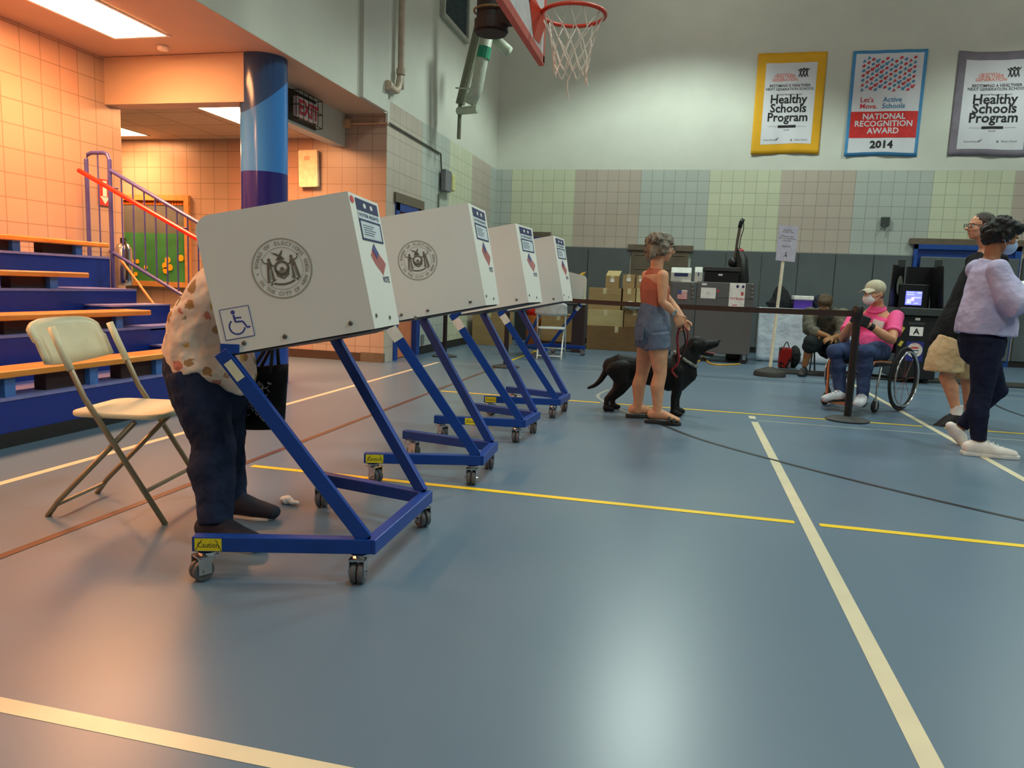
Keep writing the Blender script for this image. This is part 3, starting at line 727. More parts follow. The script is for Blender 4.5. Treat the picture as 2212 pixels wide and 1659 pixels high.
def arms_art(R):
    a = Art(); s = R * .64
    q = lambda *p: [(x * s, y * s) for x, y in p]
    a.poly(q((-.44, .92), (-.30, .86), (-.14, .80), (-.02, .72), (.0, .62), (-.12, .66), (-.24, .74))); a.poly(q((-.02, .72), (.06, .80), (.20, .98), (.18, .82), (.12, .68), (.0, .62)))
    a.disc(0, .56 * s, .15 * s, .10 * s); a.poly(q((-.26, .44), (-.16, .54), (.16, .54), (.26, .44)))
    a.ring(0, .02 * s, .27 * s, .40 * s, 28); a.disc(0, -.0 * s, .11 * s, .07 * s)
    for i in range(5): y = -.10 - .07 * i; w_ = .30 - .035 * i; a.line((-w_ * s, y * s), (w_ * s, (y + .02) * s), .035 * s)
    a.poly(q((-.36, -.02), (-.28, -.02), (-.22, -.34), (0, -.46), (.22, -.34), (.28, -.02), (.36, -.02), (.32, -.36), (0, -.56), (-.32, -.36)))
    for g_ in (-1, 1):
        a.disc(g_ * .58 * s, .52 * s, .085 * s, .10 * s); a.poly(q((g_ * .48, .42), (g_ * .70, .42), (g_ * .76, .10), (g_ * .66, .02), (g_ * .50, .08)))
        a.poly(q((g_ * .66, .04), (g_ * .76, .08), (g_ * .86, -.54), (g_ * .74, -.58))); a.poly(q((g_ * .50, .06), (g_ * .57, .04), (g_ * .60, -.54), (g_ * .46, -.56))); a.line((g_ * .62 * s, 0), (g_ * .68 * s, -.5 * s), .03 * s)
        a.path(q((g_ * .54, .34), (g_ * .42, .18), (g_ * .34, .20)), .07 * s); a.path(q((g_ * .70, .36), (g_ * .84, .40), (g_ * .90, .52)), .06 * s); a.disc(g_ * .92 * s, .60 * s, .05 * s)
        a.path(q((g_ * .40, -.50), (g_ * .62, -.62), (g_ * .86, -.58)), .05 * s)
    a.path(q((-.55, -.70), (-.3, -.78), (0, -.82), (.3, -.78), (.55, -.68)), .10 * s); a.disc(-.66 * s, -.72 * s, .06 * s); a.disc(.70 * s, -.66 * s, .06 * s)
    return a
AL = 14.5; TI = 12.0; L_ = 0.505
CA, SA = math.cos(rad(AL)), math.sin(rad(AL)); CT, ST = math.cos(rad(TI)), math.sin(rad(TI))
def caster(root, x, y, turn, big=1.0):
    c = MB(); c.lathe([(.03, .088), (.032, .1), (.012, .102)], (x, y, 0), n=16); c.lathe([(.024, .07), (.026, .088)], (x, y, 0), n=16)
    fx_, fy_ = math.cos(rad(turn)), math.sin(rad(turn)); cx, cy = x - fx_ * .022, y - fy_ * .022
    Mr = Matrix(((fx_, -fy_, 0), (fy_, fx_, 0), (0, 0, 1)))
    for s_ in (-1, 1): c.box(Mr @ V((0, 0, 0)) + V((cx - fy_ * .026 * s_, cy + fx_ * .026 * s_, .058)), (.046, .004, .062), Mr)
    c.box((x - fx_ * .008, y - fy_ * .008, .086), (.07, .056, .006), Mr); c.cyl((cx + fy_ * .034, cy - fx_ * .034, .037), (cx - fy_ * .034, cy + fx_ * .034, .037), .008)
    co = c.build('caster', 'chrome', root, local=True)
    for s_ in (-1, 1):
        b = MB(); b.lathe([(.014, -.010), (.033, -.010), (.0365, -.006), (.0365, .006), (.033, .010), (.014, .010)], (cx - fy_ * .0125 * s_, cy + fx_ * .0125 * s_, .037), Matrix(((1, 0, 0), (0, 1, 0), (0, 0, 1))) @ Matrix((( fx_, 0, -fy_), (fy_, 0, fx_), (0, 1, 0))), 20)
        b.build('wheel', 'wheel_grey', co, local=True, auto=True)
def booth(label, loc, rot, w, zC, hgt, seal=True, access=False, ym=((0, -1),), turns=(150, 95, 110, 170), group='white privacy booths on blue rolling frames', sxf=.49):
    t = thing('privacy_booth', label, 'voting booth', loc, rad(rot), group)
    hw = w / 2
    def arm(s, tt, z): return V((-CA * tt, s * (hw + SA * tt), z))
    zt = .128
    for s in (-1, 1):
        b = MB(); b.beam(arm(s, .0, zt), arm(s, .60, zt), .045, .052); ar = b.build('base_arm', 'frame_paint', t, local=True, bevel=.003)
        if s == -1:
            u = (arm(s, .60, 0) - arm(s, 0, 0)).normalized()
            fm = frame(arm(s, .56, zt) - u.cross(V((0, 0, 1))) * (.0235), -u, z=(-u).cross(V((0, 0, 1))))
            A = Art(); st = .0 if ym[0][0] == 0 else -.2
            A.rect(-.03 - st, -.022, .06 - st, .022); b = MB(); b.art(A, fm, .0005); b.build('sticker', 'sticker_yellow', ar, local=True)
            A = Art(); A.text('Caution', .015 - st, -.010, .028, .0, sx=.8); A.line((-.028 - st, -.02), (-.005 - st, .018), .002); A.line((.058 - st, -.02), (.04 - st, .018), .002)
            b = MB(); b.art(A, fm, .001); b.build('sticker_print', 'print_black', ar, local=True)
    b = MB(); b.beam(arm(-1, 0, zt) + V((0, -.02, 0)), arm(1, 0, zt) + V((0, .02, 0)), .045, .052); b.build('base_bar', 'frame_paint', t, local=True, bevel=.003)
    for s in (-1, 1):
        zl = zC - .105
        p0 = arm(s, .02, .15); p1 = arm(s, .5, zl); p2 = p1.lerp(arm(s, .12, zC - .035), .16)
        side = (arm(s, 1, 0) - arm(s, 0, 0)).normalized().cross(V((0, 0, 1)))
        b = MB(); b.beam(p0, p1, .026, .05, side.cross(p1 - p0)); lg = b.build('leg', 'frame_paint', t, local=True, bevel=.003)
        b = MB(); b.beam(p1 + V((0, 0, .012)), p2, .022, .03, side.cross(p2 - p1)); b.build('tray_rail', 'frame_paint', t, local=True)
        d = (p1 - p0)
        if s == -1: b = MB(); b.beam(p0 + d * .86, p0 + d * .95, .029, .053 if not access else .03, side.cross(d)); b.build('label', 'leg_label' if not access else 'label_yellowish', lg, local=True)
    tu = turns
    caster(t, *arm(-1, .04, 0)[:2], tu[1]); caster(t, *arm(1, .03, 0)[:2], tu[2]); caster(t, *arm(-1, .555, 0)[:2], tu[0]); caster(t, *arm(1, .555, 0)[:2], tu[3])
    e2 = V((0, 0, 1))
    def sp(s, a, h, off=0.0):   # a back along the side, h up
        tt = a * CT + h * ST; z = zC - a * ST + h * CT
        p = arm(s, tt + .0, z); n_ = V((-SA * 0 + 0, 0, 0))
        return p + V((SA * s * 0, 0, 0)) + side_n(s) * off
    def side_n(s): return V((-SA * s * s * -1 * 1, s * CA, 0)) if False else V((SA * 1.0, s * CA, 0)).normalized()
    # tray
    fw = hw
    if access: F = [sp(-1, .012, 0), V((-.05, -hw + .32, zC - .003)), sp(1, .275, 0)]
    else: F = [sp(-1, .012, 0), sp(1, .012, 0)]
    poly = F + [sp(1, L_, 0), sp(-1, L_, 0)]; poly = [p + V((0, 0, -.006)) for p in poly]
    if access: poly[2] = V((poly[2].x, poly[2].y, poly[2].z))
    top = [p + V((ST * 0, 0, .012)) for p in poly]; bot = [p - V((0, 0, .012)) for p in poly]; n_ = len(poly)
    b = MB(); b._add(top + bot, [tuple(range(n_)), tuple(range(2 * n_ - 1, n_ - 1, -1))] + [(i, (i + 1) % n_, n_ + (i + 1) % n_, n_ + i) for i in range(n_)])
    b.build('tray', 'tray_black', t, local=True)
    for s in (-1, 1):
        a0 = .26 if (access and s == 1) else 0.0
        o_ = sp(s, 0, 0); ux = (sp(s, 0, 0) - sp(s, L_, 0)).normalized(); uy = (sp(s, 0, 1) - sp(s, 0, 0)).normalized(); nz = side_n(s)
        if s == -1: Ms = frame(sp(s, L_, 0), ux, uy)
        else: Ms = frame(sp(s, 0, 0), -ux, uy)
        W_ = L_
        rc = roundrect(0, -.012, W_ - (a0 if s == 1 else 0), hgt, .05, 6, (0, .055, 0, 0)) if s == -1 else roundrect(a0, -.012, W_, hgt, .05, 6, (.055, 0, 0, 0))
        b = MB(); b.prism(rc, Ms, .006, -.001); pnl = b.build('side_panel', 'booth_white', t, local=True)
        off = .0062
        sx = W_ * sxf; sy = hgt * .53; R = .098
        if access and s == 1: sx = .385; R = .085
        Mo = Ms @ Matrix.Translation((sx, sy, off))
        if seal:
            b = MB(); b.art(seal_art(R), Mo, 0); b.build('seal', 'seal_ink', pnl, local=True)
            b = MB(); b.art(arms_art(R), Mo, 0.0002); b.build('seal_emblem', 'seal_dark', pnl, local=True)
        for bx_, by_ in ((.075, .016), (.21, .014), (.43, .02)):
            b = MB(); b.lathe([(.008, 0), (.008, .003), (.004, .006)], Ms @ V((bx_, by_, off - .001)), Ms.to_3x3(), 12); b.build('bolt', 'bolt_steel', pnl, local=True)
        if access and s == -1:
            A = Art(); A.rect(.02, .035, .115, .135)
            b = MB(); b.art(A, Ms, off + .0004); st = b.build('access_sticker', 'booth_white', pnl, local=True)
            A = Art(); x0, y0 = .067, .085; A.path(((.02, .035), (.115, .035), (.115, .135), (.02, .135), (.02, .035)), .0022)
            A.disc(x0 - .006, y0 + .036, .007); A.line((x0 - .006, y0 + .028), (x0 - .004, y0 + .004), .0065)
            A.line((x0 - .005, y0 + .017), (x0 + .018, y0 + .015), .005); A.path(((x0 - .004, y0 + .004), (x0 + .02, y0 + .002), (x0 + .03, y0 - .02), (x0 + .04, y0 - .018)), .006)
            pts = [(x0 - .002 + .025 * math.cos(rad(a)), y0 - .012 + .025 * math.sin(rad(a))) for a in range(125, 365, 20)]; A.path(pts, .0055)
            b = MB(); b.art(A, Ms, off + .001); b.build('access_symbol', 'access_blue', st, local=True)
    # front facet(s)
    pts = [sp(-1, 0, 0)] + ([V((-.035, -hw + .33, zC)), sp(1, .26, .0)] if access else [sp(1, 0, 0)])
    for k_, (pa, pb) in enumerate(zip(pts, pts[1:])):
        up = V((-ST, 0, CT)); ta = sp(-1, 0, hgt) if k_ == 0 else pa + up * hgt
        if k_ == 0: tb = sp(1, 0, hgt) if not access else pb + up * hgt
        else: tb = sp(1, .26, hgt)
        nrm = (pb - pa).cross(ta - pa).normalized()
        q = [pa, pb, tb, ta]; 
        if k_ == 0 and not access: pass
        b = MB(); b._add([p - up * .012 if i < 2 else p for i, p in enumerate(q)] + [(p - up * .012 if i < 2 else p) + nrm * -.006 for i, p in enumerate(q)], ((0, 1, 2, 3), (7, 6, 5, 4), (0, 4, 5, 1), (1, 5, 6, 2), (2, 6, 7, 3), (3, 7, 4, 0)))
        fp = b.build('front_panel', 'booth_white', t, local=True)
        if k_: continue
        wd = (pb - pa).length
        f = lambda u, v, e=.001: pa.lerp(pb, u).lerp(ta.lerp(tb, u), v) + nrm * e
        def prt(name, m, A, e=.0012, par=None):
            b = MB(); b.art(A, None, 0, lambda u, v: f(u, v, e)); return b.build(name, m, par or fp, local=True)
        st = prt('header_sticker', 'navy_print', Art().rect(.18, .885, .93, .975))
        prt('header_stars', 'booth_white', Art().disc(.45, .93, .045, .02).disc(.68, .93, .045, .02), .002, st)
        st = prt('notice', 'notice_paper', Art().rect(.18, .665, .93, .88))
        A = Art().rect(.18, .655, .93, .67).rect(.18, .805, .93, .82).rect(.18, .66, .215, .81).rect(.895, .66, .93, .81)
        prt('notice_border', 'navy_print', A, .002, st)
        A = Art(); A.text('VOTER RIGHTS', .55, .835, .10, .01, sx=1.0, rot=0)
        vs = [[((x - .55) * 1.0 + .55, (y - .835) * .35 + .84) for x, y in p[0]] for p in A.p]; A.p = [(v_, p[1]) for v_, p in zip(vs, A.p)]
        for i in range(5): A.rect(.28, .70 + i * .018, .60 + .05 * (i % 3), .704 + i * .018)
        prt('notice_text', 'navy_print', A, .0022, st)
        if access: prt('red_dot', 'flag_red', Art().disc(.075, .95, .06, .028))
        # waving flag, tilted
        def wv(a, c_): # a along the flag, c_ across
            x = .36 + a * .34 + c_ * .17; y = .61 - a * .17 - .0 - c_ * .0 - .012 * math.sin(a * 5); return x, y - (1 - c_) * .095 + .03
        A = Art()
        for i in range(0, 7):
            lo, hi = i / 6.5, (i + .5) / 6.5
            pp_ = [wv(a / 8, lo) for a in range(9)] + [wv(a / 8, min(hi, 1)) for a in range(8, -1, -1)]; A.poly(pp_)
        fl_ = prt('flag_print', 'flag_red', A, .0012)
        A = Art(); A.poly([wv(a / 8, .5) for a in range(4)] + [wv(a / 8, 1.0) for a in range(3, -1, -1)]); prt('flag_canton', 'flag_blue', A, .0022, fl_)
        A = Art(); A.text('VOTE', 0, 0, 1, .02); A.p = [([(.78 + x * .10, .33 + y * .07) for x, y in p[0]], p[1]) for p in A.p]
        prt('vote_text', 'navy_print', A)
        for u_, v_ in ((.12, .07), (.62, .04)):
            b = MB(); b.lathe([(.007, 0), (.007, .004)], f(u_, v_, 0), frame((0, 0, 0), (pb - pa), nrm.cross(pb - pa)).to_3x3(), 10); b.build('bolt', 'bolt_steel', fp, local=True)
    return t
def place(near, ang, w):
    r = rad(ang); c = V((near[0], near[1], 0)); off = Matrix.Rotation(r, 3, 'Z') @ V((0, w / 2, 0)); return c + off
booth('nearest white voting booth, with a wheelchair sticker, a person bent into it', place((-1.008, 2.278), 2.0, .61), 2.0, .61, .889, .440, access=True, turns=(60, 100, 140, 100))
booth('second white voting booth in the row, its city seal half beside the nearest one', place((-1.0, 3.63), 3.0, .34), 3.0, .34, .945, .505, ym=((0, 0),), sxf=.41)
booth('third white voting booth in the row, seal hidden, a glare spot low on its front', place((-1.017, 4.745), -4.0, .34), -4.0, .34, .945, .505, ym=((1, 0),), sxf=.38)
booth('fourth and smallest-looking white voting booth of the straight row', place((-.955, 5.77), -3.0, .34), -3.0, .34, .945, .505, ym=((0, 0),), sxf=.41)
booth('farthest white voting booth, turned around with a rounded grey wing above the white chair', (-2.25, 11.3, 0), 150.0, .61, .90, .44, access=False, turns=(10, 30, 60, 80))
# ------------------------------------------------------------------ folding chairs
P('chair_plastic', (214, 208, 176), .4, var=.02); P('chair_metal', (150, 134, 108), .35, .3); P('chair_white', (206, 212, 208), .4)
def fchair(label, loc, rot, seat_m, metal_m):
    """local: faces +x, seat .44 high"""
    t = thing('folding_chair', label, 'chair', loc, rot, None)
    hw = .205
    for s in (-1, 1):
        y = s * hw
        b = MB(); b.tube([V((.25, y, 0)), V((-.075, y, .52)), V((-.20, y, .80))], .0115, 10); fl_ = b.build('front_leg', metal_m, t, local=True, smooth=True)
        b = MB(); b.tube([V((-.27, y - s * .03, 0)), V((-.22, y - s * .03, .07)), V((.115, y - s * .03, .42))], .0115, 10); b.build('rear_leg', metal_m, t, local=True, smooth=True)
    b = MB(); b.tube([V((.165, -hw, .135)), V((.165, hw, .135))], .009, 8); b.build('front_stretcher', metal_m, t, local=True)
    b = MB(); b.tube([V((-.235, -hw + .03, .05)), V((-.235, hw - .03, .05))], .009, 8); b.build('rear_stretcher', metal_m, t, local=True)
    b = MB(); b.prism(roundrect(-.16, -.20, .23, .20, .07, 6), Matrix.Translation((0, 0, .435)), .022); b.build('seat', seat_m, t, local=True, bevel=.008)
    # curved back
    def bp(u, v):
        y = (u - .5) * .46; z = v * .17; c_ = 1 - abs(2 * u - 1) ** 6
        x = -.205 - .045 * (1 - (2 * u - 1) ** 2) - (z * .42)
        lift = .012 if v < .5 else 0
        return V((x, y, .655 + .0 + (z * (.80 + .2 * c_) if v > .5 else z) - (.022 * (1 - (2 * u - 1) ** 2) if v == 0 else 0)))
    b = MB(); b.grid(bp, 20, 6); b.build('backrest', seat_m, t, local=True, solid=.022, smooth=True)
    for s in (-1, 1):
        b = MB(); b.tube([V((-.125, s * hw, .63)), V((-.17, s * hw, .73)), V((-.20, s * hw, .80))], .015, 10); b.build('back_sleeve', seat_m, t, local=True, smooth=True)
    return t
# near chair: feet measured on the floor
ca, cb, cc, cd_ = fl(340, 1128), fl(425, 1075), fl(142, 1116), fl(236, 1068)
cen = (ca + cb + cc + cd_) / 4; ang = math.atan2((ca + cb - cc - cd_).y, (ca + cb - cc - cd_).x)
fchair('beige plastic folding chair standing alone in front of the bleachers', (cen.x, cen.y, 0), ang, 'chair_plastic', 'chair_metal')
fchair('pale grey folding chair in front of the farthest booth and cardboard box', (-1.93, 10.72, 0), rad(96), 'chair_white', 'chair_white')
# crumpled tissue
p = fl(625, 1088)
b = MB(); b.ball((p.x - .015, p.y, .018), (.034, .026, .018), n=12); b.ball((p.x + .03, p.y - .01, .012), (.026, .02, .012), n=12)
tag(b.build('paper_tissue', P('tissue', (232, 224, 218), .8), disp=(.02, .03), sub=1, loc=(p.x, p.y, 0), smooth=False, remesh=.004, soft=0), 'small crumpled white tissue on the floor under the nearest booth', 'tissue')
# ------------------------------------------------------------------ queue barrier
P('post_black', (30, 22, 22), .4); P('belt_dark', (44, 34, 34), .7)
def stanchion(label, loc, h=.96):
    t = thing('stanchion', label, 'barrier post', loc, 0, 'black belt barrier posts')
    b = MB(); b.lathe([(.175, 0), (.18, .012), (.12, .028), (.04, .04)], loc); b.build('base', P('post_base', (58, 58, 58), .5), t, auto=True)
    b = MB(); b.lathe([(.031, .03), (.031, h - .12)], loc); b.build('post', 'post_black', t, auto=True)
    b = MB(); b.lathe([(.034, h - .12), (.042, h - .11), (.042, h - .01), (.036, h)], loc); b.build('belt_head', 'post_black', t, auto=True)
s1 = fl(1827, 906); s2 = fl(1092, 793); s3 = fl(960, 770)
s1.y -= .05
stanchion('black belt barrier post standing in front of the man in the wheelchair', s1, .98)
stanchion('black belt barrier post behind the third booth legs', s2)
stanchion('black belt barrier post behind the second booth legs, near the left wall', s3)
def belt(a, c, label, z0, z1, w_=.05):
    b = MB(); a = V(a); c = V(c); d = (c - a); n_ = 24
    d.z = 0; dn = d.normalized()
    a_ = a + dn * .043; c_ = c - dn * .043; nrm = V((-dn.y, dn.x, 0)) * .0008
    def f(u, v):
        p = a_.lerp(c_, u); sag = -.018 * 4 * u * (1 - u); return V((p.x, p.y, z0 + (z1 - z0) * u + sag + (v - .5) * w_))
    b.grid(f, n_, 1); o = b.build('barrier_belt', 'belt_dark', solid=.002, fix=False, loc=a); tag(o, label, 'barrier belt')
belt(s2, s1, 'long dark barrier belt stretched behind the woman with the dog', .905, .915)
belt(s3, s2, 'short dark barrier belt between the two far barrier posts behind the booths', .905, .905)
# ------------------------------------------------------------------ people and the dog
def bodyframe(f, up=(0, 0, 1)):
    f = V(f).normalized(); u = V(up); u = (u - f * u.dot(f)).normalized(); return f, u.cross(f), u     # forward, left, up
def head(mb, c, f, l, u, s=1.0):
    M = Matrix((f, l, u)).transposed(); g = lambda a, b_, c_: c + (f * a + l * b_ + u * c_) * s
    k_ = lambda *r: [x * s for x in r]
    mb.ball(g(-.012, 0, .022), k_(.094, .076, .088), M, 18); mb.ball(g(.028, 0, -.045), k_(.060, .054, .058), M, 14)
    mb.ball(g(.058, 0, -.082), k_(.024, .026, .020), M, 10); mb.ball(g(.07, 0, .022), k_(.018, .05, .012), M, 10)
    mb.loft([g(.075, 0, .012), g(.108, 0, -.022)], k_(.008, .0145), l, 8, dome=True); mb.ball(g(.094, 0, -.028), k_(.014, .017, .010), M, 8)
    mb.ball(g(.082, 0, -.052), k_(.011, .023, .007), M, 8); mb.ball(g(.079, 0, -.062), k_(.011, .02, .006), M, 8)
    for q in (-1, 1):
        mb.ball(g(-.005, q * .077, -.008), k_(.019, .008, .031), M, 10); mb.ball(g(.055, q * .035, -.022), k_(.03, .025, .025), M, 10)
def eyes(root, c, f, l, u, s=1.0):
    for q in (-1, 1):
        e = MB(); e.ball(c + (f * .078 + l * q * .031 + u * .004) * s, .0115 * s, n=10); eo = e.build('eye', P('eye_white', (220, 214, 206), .3), root, smooth=True)
        e = MB(); e.ball(c + (f * .0865 + l * q * .031 + u * .004) * s, .0052 * s, n=8); e.build('iris', P('iris', (50, 36, 28), .3), eo, smooth=True)
        e = MB(); e.loft([c + (f * .082 + l * q * .018 + u * .020) * s, c + (f * .081 + l * q * .048 + u * .021) * s], [.004 * s, .003 * s], u, 6, dome=True); e.build('eyebrow', P('brow', (70, 58, 50), .8), root)
def hand(mb, w, d, pn, th, curl=35, s=1.0, spread=5, sep=None):
    """w wrist, d pointing direction, pn palm normal, th thumb side"""
    d = V(d).normalized(); pn = V(pn); pn = (pn - d * pn.dot(d)).normalized(); t = d.cross(pn)
    if t.dot(V(th)) < 0: t = -t
    w = V(w)
    mb.loft([w - d * .01 * s, w + d * .03 * s, w + d * .085 * s], [(.026 * s, .019 * s), (.038 * s, .016 * s), (.040 * s, .013 * s)], t, 12, dome=True)
    for i, ln in enumerate((.072, .080, .074, .058)):
        o = (1.5 - i) * .0205 * s; p = w + d * .082 * s + t * o; a = 0; q = d + t * math.tan(rad(spread * (1.5 - i) / 1.5)); q.normalize()
        for j, fr in enumerate((.45, .32, .23)):
            a += curl * (.8, 1.1, .8)[j]
            v = q * math.cos(rad(a)) + pn * math.sin(rad(a)); n2 = p + v * ln * fr * s
            mb.cap(p, n2, (.0095, .0088, .008)[j] * s, (.0088, .008, .0068)[j] * s, 8); p = n2
    p = w + d * .025 * s + t * .030 * s; v = (t * .75 + d * .6 + pn * .35).normalized(); q = p + v * .042 * s
    mb.cap(p, q, .013 * s, .0105 * s, 8); v = (t * .2 + d * .9 + pn * (.3 + curl * .01)).normalized(); mb.cap(q, q + v * .034 * s, .0105 * s, .008 * s, 8)
def limb(mb, pts, rs, n=14): mb.loft([V(p) for p in pts], rs, _side(pts[0], pts[-1]), n, dome=True)
def leg(mb, hip, knee, ank, k_=1.0, e=0.0, cut=None, f=(0, 0, 0)):
    hip, knee, ank, f = V(hip), V(knee), V(ank), V(f)
    P_ = [hip, hip.lerp(knee, .35), hip.lerp(knee, .8), knee, knee.lerp(ank, .3) - f * .018, knee.lerp(ank, .65) - f * .006, ank]
    R_ = [.088, .083, .064, .056, .060, .044, .036]
    if cut is not None:
        tot = (knee - hip).length + (ank - knee).length; out = [(P_[0], R_[0])]; acc = 0
        for i in range(1, len(P_)):
            sg = (P_[i] - P_[i - 1]).length
            if acc + sg >= cut * tot:
                t = (cut * tot - acc) / sg; out.append((P_[i - 1].lerp(P_[i], t), R_[i - 1] + (R_[i] - R_[i - 1]) * t)); break
            out.append((P_[i], R_[i])); acc += sg
        P_ = [o[0] for o in out]; R_ = [o[1] for o in out]
    mb.loft(P_, [r * k_ + e for r in R_], _side(hip, ank), 16, dome=False)
    return P_, R_
def foot(mb, ank, f, ln=.245, e=0.0, h=.0):
    f = V(f).normalized(); a = V(ank); l = V((0, 0, 1)).cross(f) if abs(f.z) < .8 else V((0, 1, 0)); z0 = h
    g = lambda x, z: V((a.x, a.y, 0)) + f * x + V((0, 0, z + z0))
    mb.loft([g(-.055, .045), g(-.02, .055), g(.05, .05), g(.11, .036), g(ln - .075, .024)], [(.030 + e, .038 + e), (.036 + e, .05 + e), (.038 + e, .043 + e), (.044 + e, .031 + e), (.034 + e, .021 + e)], l, 14, dome=True)
def skin(name, c):
    if name in MATS: return name
    g = N(name, 0.5, 0, .4); g.base(g.ramp(g.noise(g.obj(), 20, 4), ((.3, tuple(int(x * .94) for x in c)), (.7, tuple(min(255, int(x * 1.05)) for x in c)))))
    g.b.inputs['Subsurface Weight'].default_value = 0.08; g.b.inputs['Subsurface Radius'].default_value = (.02, .008, .004)
    MATS[name] = g.m; return name
def denim(name, c, c2):
    g = N(name, .85, 0, .2); a = g.noise(g.obj(), 6, 5, .7); g.base(g.ramp(a, ((.35, c), (.7, c2)))); g.bump(g.noise(g.obj(), 9, 4), .5, .03); MATS[name] = g.m; return name
def cloth(name, c, c2, sc=7, bs=.5):
    g = N(name, .85, 0, .2); g.base(g.ramp(g.noise(g.obj(), sc, 3), ((.35, c), (.65, c2)))); g.bump(g.noise(g.obj(), 7, 3), bs, .04); MATS[name] = g.m; return name
def hair_mat(name, c, c2, sc=26):
    g = N(name, .6, 0, .4); v = g.n('ShaderNodeMapping', {'Vector': g.obj(), 'Scale': (1, 1, .45)}).outputs[0]
    g.base(g.ramp(g.noise(v, sc, 5, .7), ((.35, c), (.65, c2)))); g.bump(g.noise(v, sc * 2, 4), .8, .02); MATS[name] = g.m; return name
# ---- woman with the dog
def woman_dog():
    Y = 5.95; J = lambda x, y, Yy=Y: at(x, y, Yy)
    f, l, u = bodyframe((.90, .43, 0)); r = -l
    t = thing('person', 'woman with short grey hair, rust sleeveless top and denim shorts, standing with the black dog', 'person', (J(1400, 905).x, Y, 0))
    sk = skin('skin_tan', (206, 150, 116))
    hc = J(1428, 536); hf, hl, hu = bodyframe((.93, .36, -.05)); nb = J(1416, 588)
    hip = J(1411, 718); wa = J(1414, 672); ch = J(1414, 625); sh = J(1414, 596)
    b = MB(); head(b, hc, hf, hl, hu, .98)
    b.loft([J(1414, 600), J(1419, 575), hc - hu * .03 - hf * .02], [.06, .05, .055], r, 14, dome=True)
    TR = [(.145, .115), (.115, .088), (.125, .100), (.13, .085), (.06, .05)]
    b.loft([hip, wa, ch, sh, nb], TR, r, 18, dome=True)
    rs, ls = sh + r * .155, sh - r * .155
    rk, ra = J(1426, 808, 5.88), J(1420, 896, 5.86); lk, la = J(1387, 806, 6.05), J(1377, 892, 6.06)
    rh, lh = hip + r * .08 - V((0, 0, .02)), hip - r * .08 - V((0, 0, .02))
    leg(b, rh, rk, ra, .93, f=f); leg(b, lh, lk, la, .93, f=f)
    foot(b, ra, (.95, -.1, 0), .24, -.004, .022); foot(b, la, (.97, .2, 0), .24, -.004, .022)
    re, rw = J(1431, 652, 5.78), J(1461, 680, 5.80); le, lw = J(1450, 655, 6.12), J(1476, 690, 6.04)
    for s_, e_, w_ in ((rs, re, rw), (ls, le, lw)):
        limb(b, [s_, s_.lerp(e_, .5), e_, e_.lerp(w_, .35), w_], [.047, .042, .033, .035, .023])
    hand(b, rw, (.45, .1, -.9), (-.2, 1, 0), (.9, .2, .2), 55, .92); hand(b, lw, (.3, -.1, -.95), (-.3, -1, 0), (.9, 0, .2), 55, .92)
    body = b.build('body', sk, t, remesh=.0062, soft=3)
    eyes(t, hc, hf, hl, hu, .98)
    # hair
    hair_mat('hair_grey', (52, 44, 38), (150, 136, 118))
    M = Matrix((hf, hl, hu)).transposed(); h = MB(); g = lambda a, b_, c_: hc + hf * a + hl * b_ + hu * c_
    h.ball(g(-.028, 0, .045), (.100, .092, .082), M, 18); h.ball(g(-.065, 0, -.01), (.065, .085, .075), M, 14); h.ball(g(-.075, 0, -.055), (.045, .07, .04), M, 12)
    for q in (-1, 1): h.ball(g(-.01, q * .073, -.005), (.055, .028, .06), M, 12)
    h.loft([g(.035, 0, .085), g(.06, -.03, .07), g(.07, -.05, .045)], [.03, .025, .015], u, 10, dome=True)
    random.seed(3)
    for i in range(26):
        a = random.uniform(0, 6.28); z = random.uniform(-.08, .08); x = -.03 + .085 * math.cos(a); y = .085 * math.sin(a)
        if x < .02: h.cap(g(x, y, z), g(x - .02, y * 1.15, z - .035), .014, .005, 6)
    h.build('hair', 'hair_grey', t, remesh=.006, soft=1, disp=(.02, .03))
    # glasses, mask/face covering hanging
    q = MB(); 
    for s_ in (-1, 1): q.tube([g(.098 + .0, s_ * .032 + .022 * math.cos(rad(a)), .004 + .018 * math.sin(rad(a))) for a in range(0, 360, 30)], .002, 6, True); q.tube([g(.095, s_ * .055, .008), g(.0, s_ * .08, .01)], .002, 6)
    q.tube([g(.1, -.01, .006), g(.1, .01, .006)], .002, 6); q.build('glasses', 'rubber_black', t)
    # top
    P('rust_knit', (178, 94, 72), .9, var=.06, scale=8, bump=.3)
    b = MB(); b.loft([J(1413, 682), J(1414, 660), ch, J(1414, 603), J(1415, 590), J(1416, 580)], [(.132, .112), (.126, .102), (.140, .114), (.118, .096), (.085, .074), (.060, .057)], r, 20)
    b.build('tank_top', 'rust_knit', t, remesh=.007, soft=3, disp=(.008, .06))
    b = MB(); b.tube([wa + V((0, 0, -.03)) + (r * math.cos(rad(a)) * .131 + f * math.sin(rad(a)) * .110) for a in range(0, 360, 15)], .007, 6, True); b.build('waistband_hem', 'rust_knit', t)
    denim('denim_short', (84, 94, 116), (118, 127, 146))
    b = MB(); b.loft([J(1413, 668), J(1411, 690), J(1410, 712), J(1411, 724)], [(.134, .114), (.152, .130), (.162, .144), (.152, .138)], r, 20, dome=True)
    for h_, k_, n_ in ((rh, rk, 0), (lh, lk, 1)):
        b.loft([h_ + V((0, 0, .02)), h_.lerp(k_, .2), h_.lerp(k_, .34)], [.100, .102, .102], r, 16)
    sh_ = b.build('denim_shorts', 'denim_short', t, remesh=.007, soft=2, disp=(.008, .05))
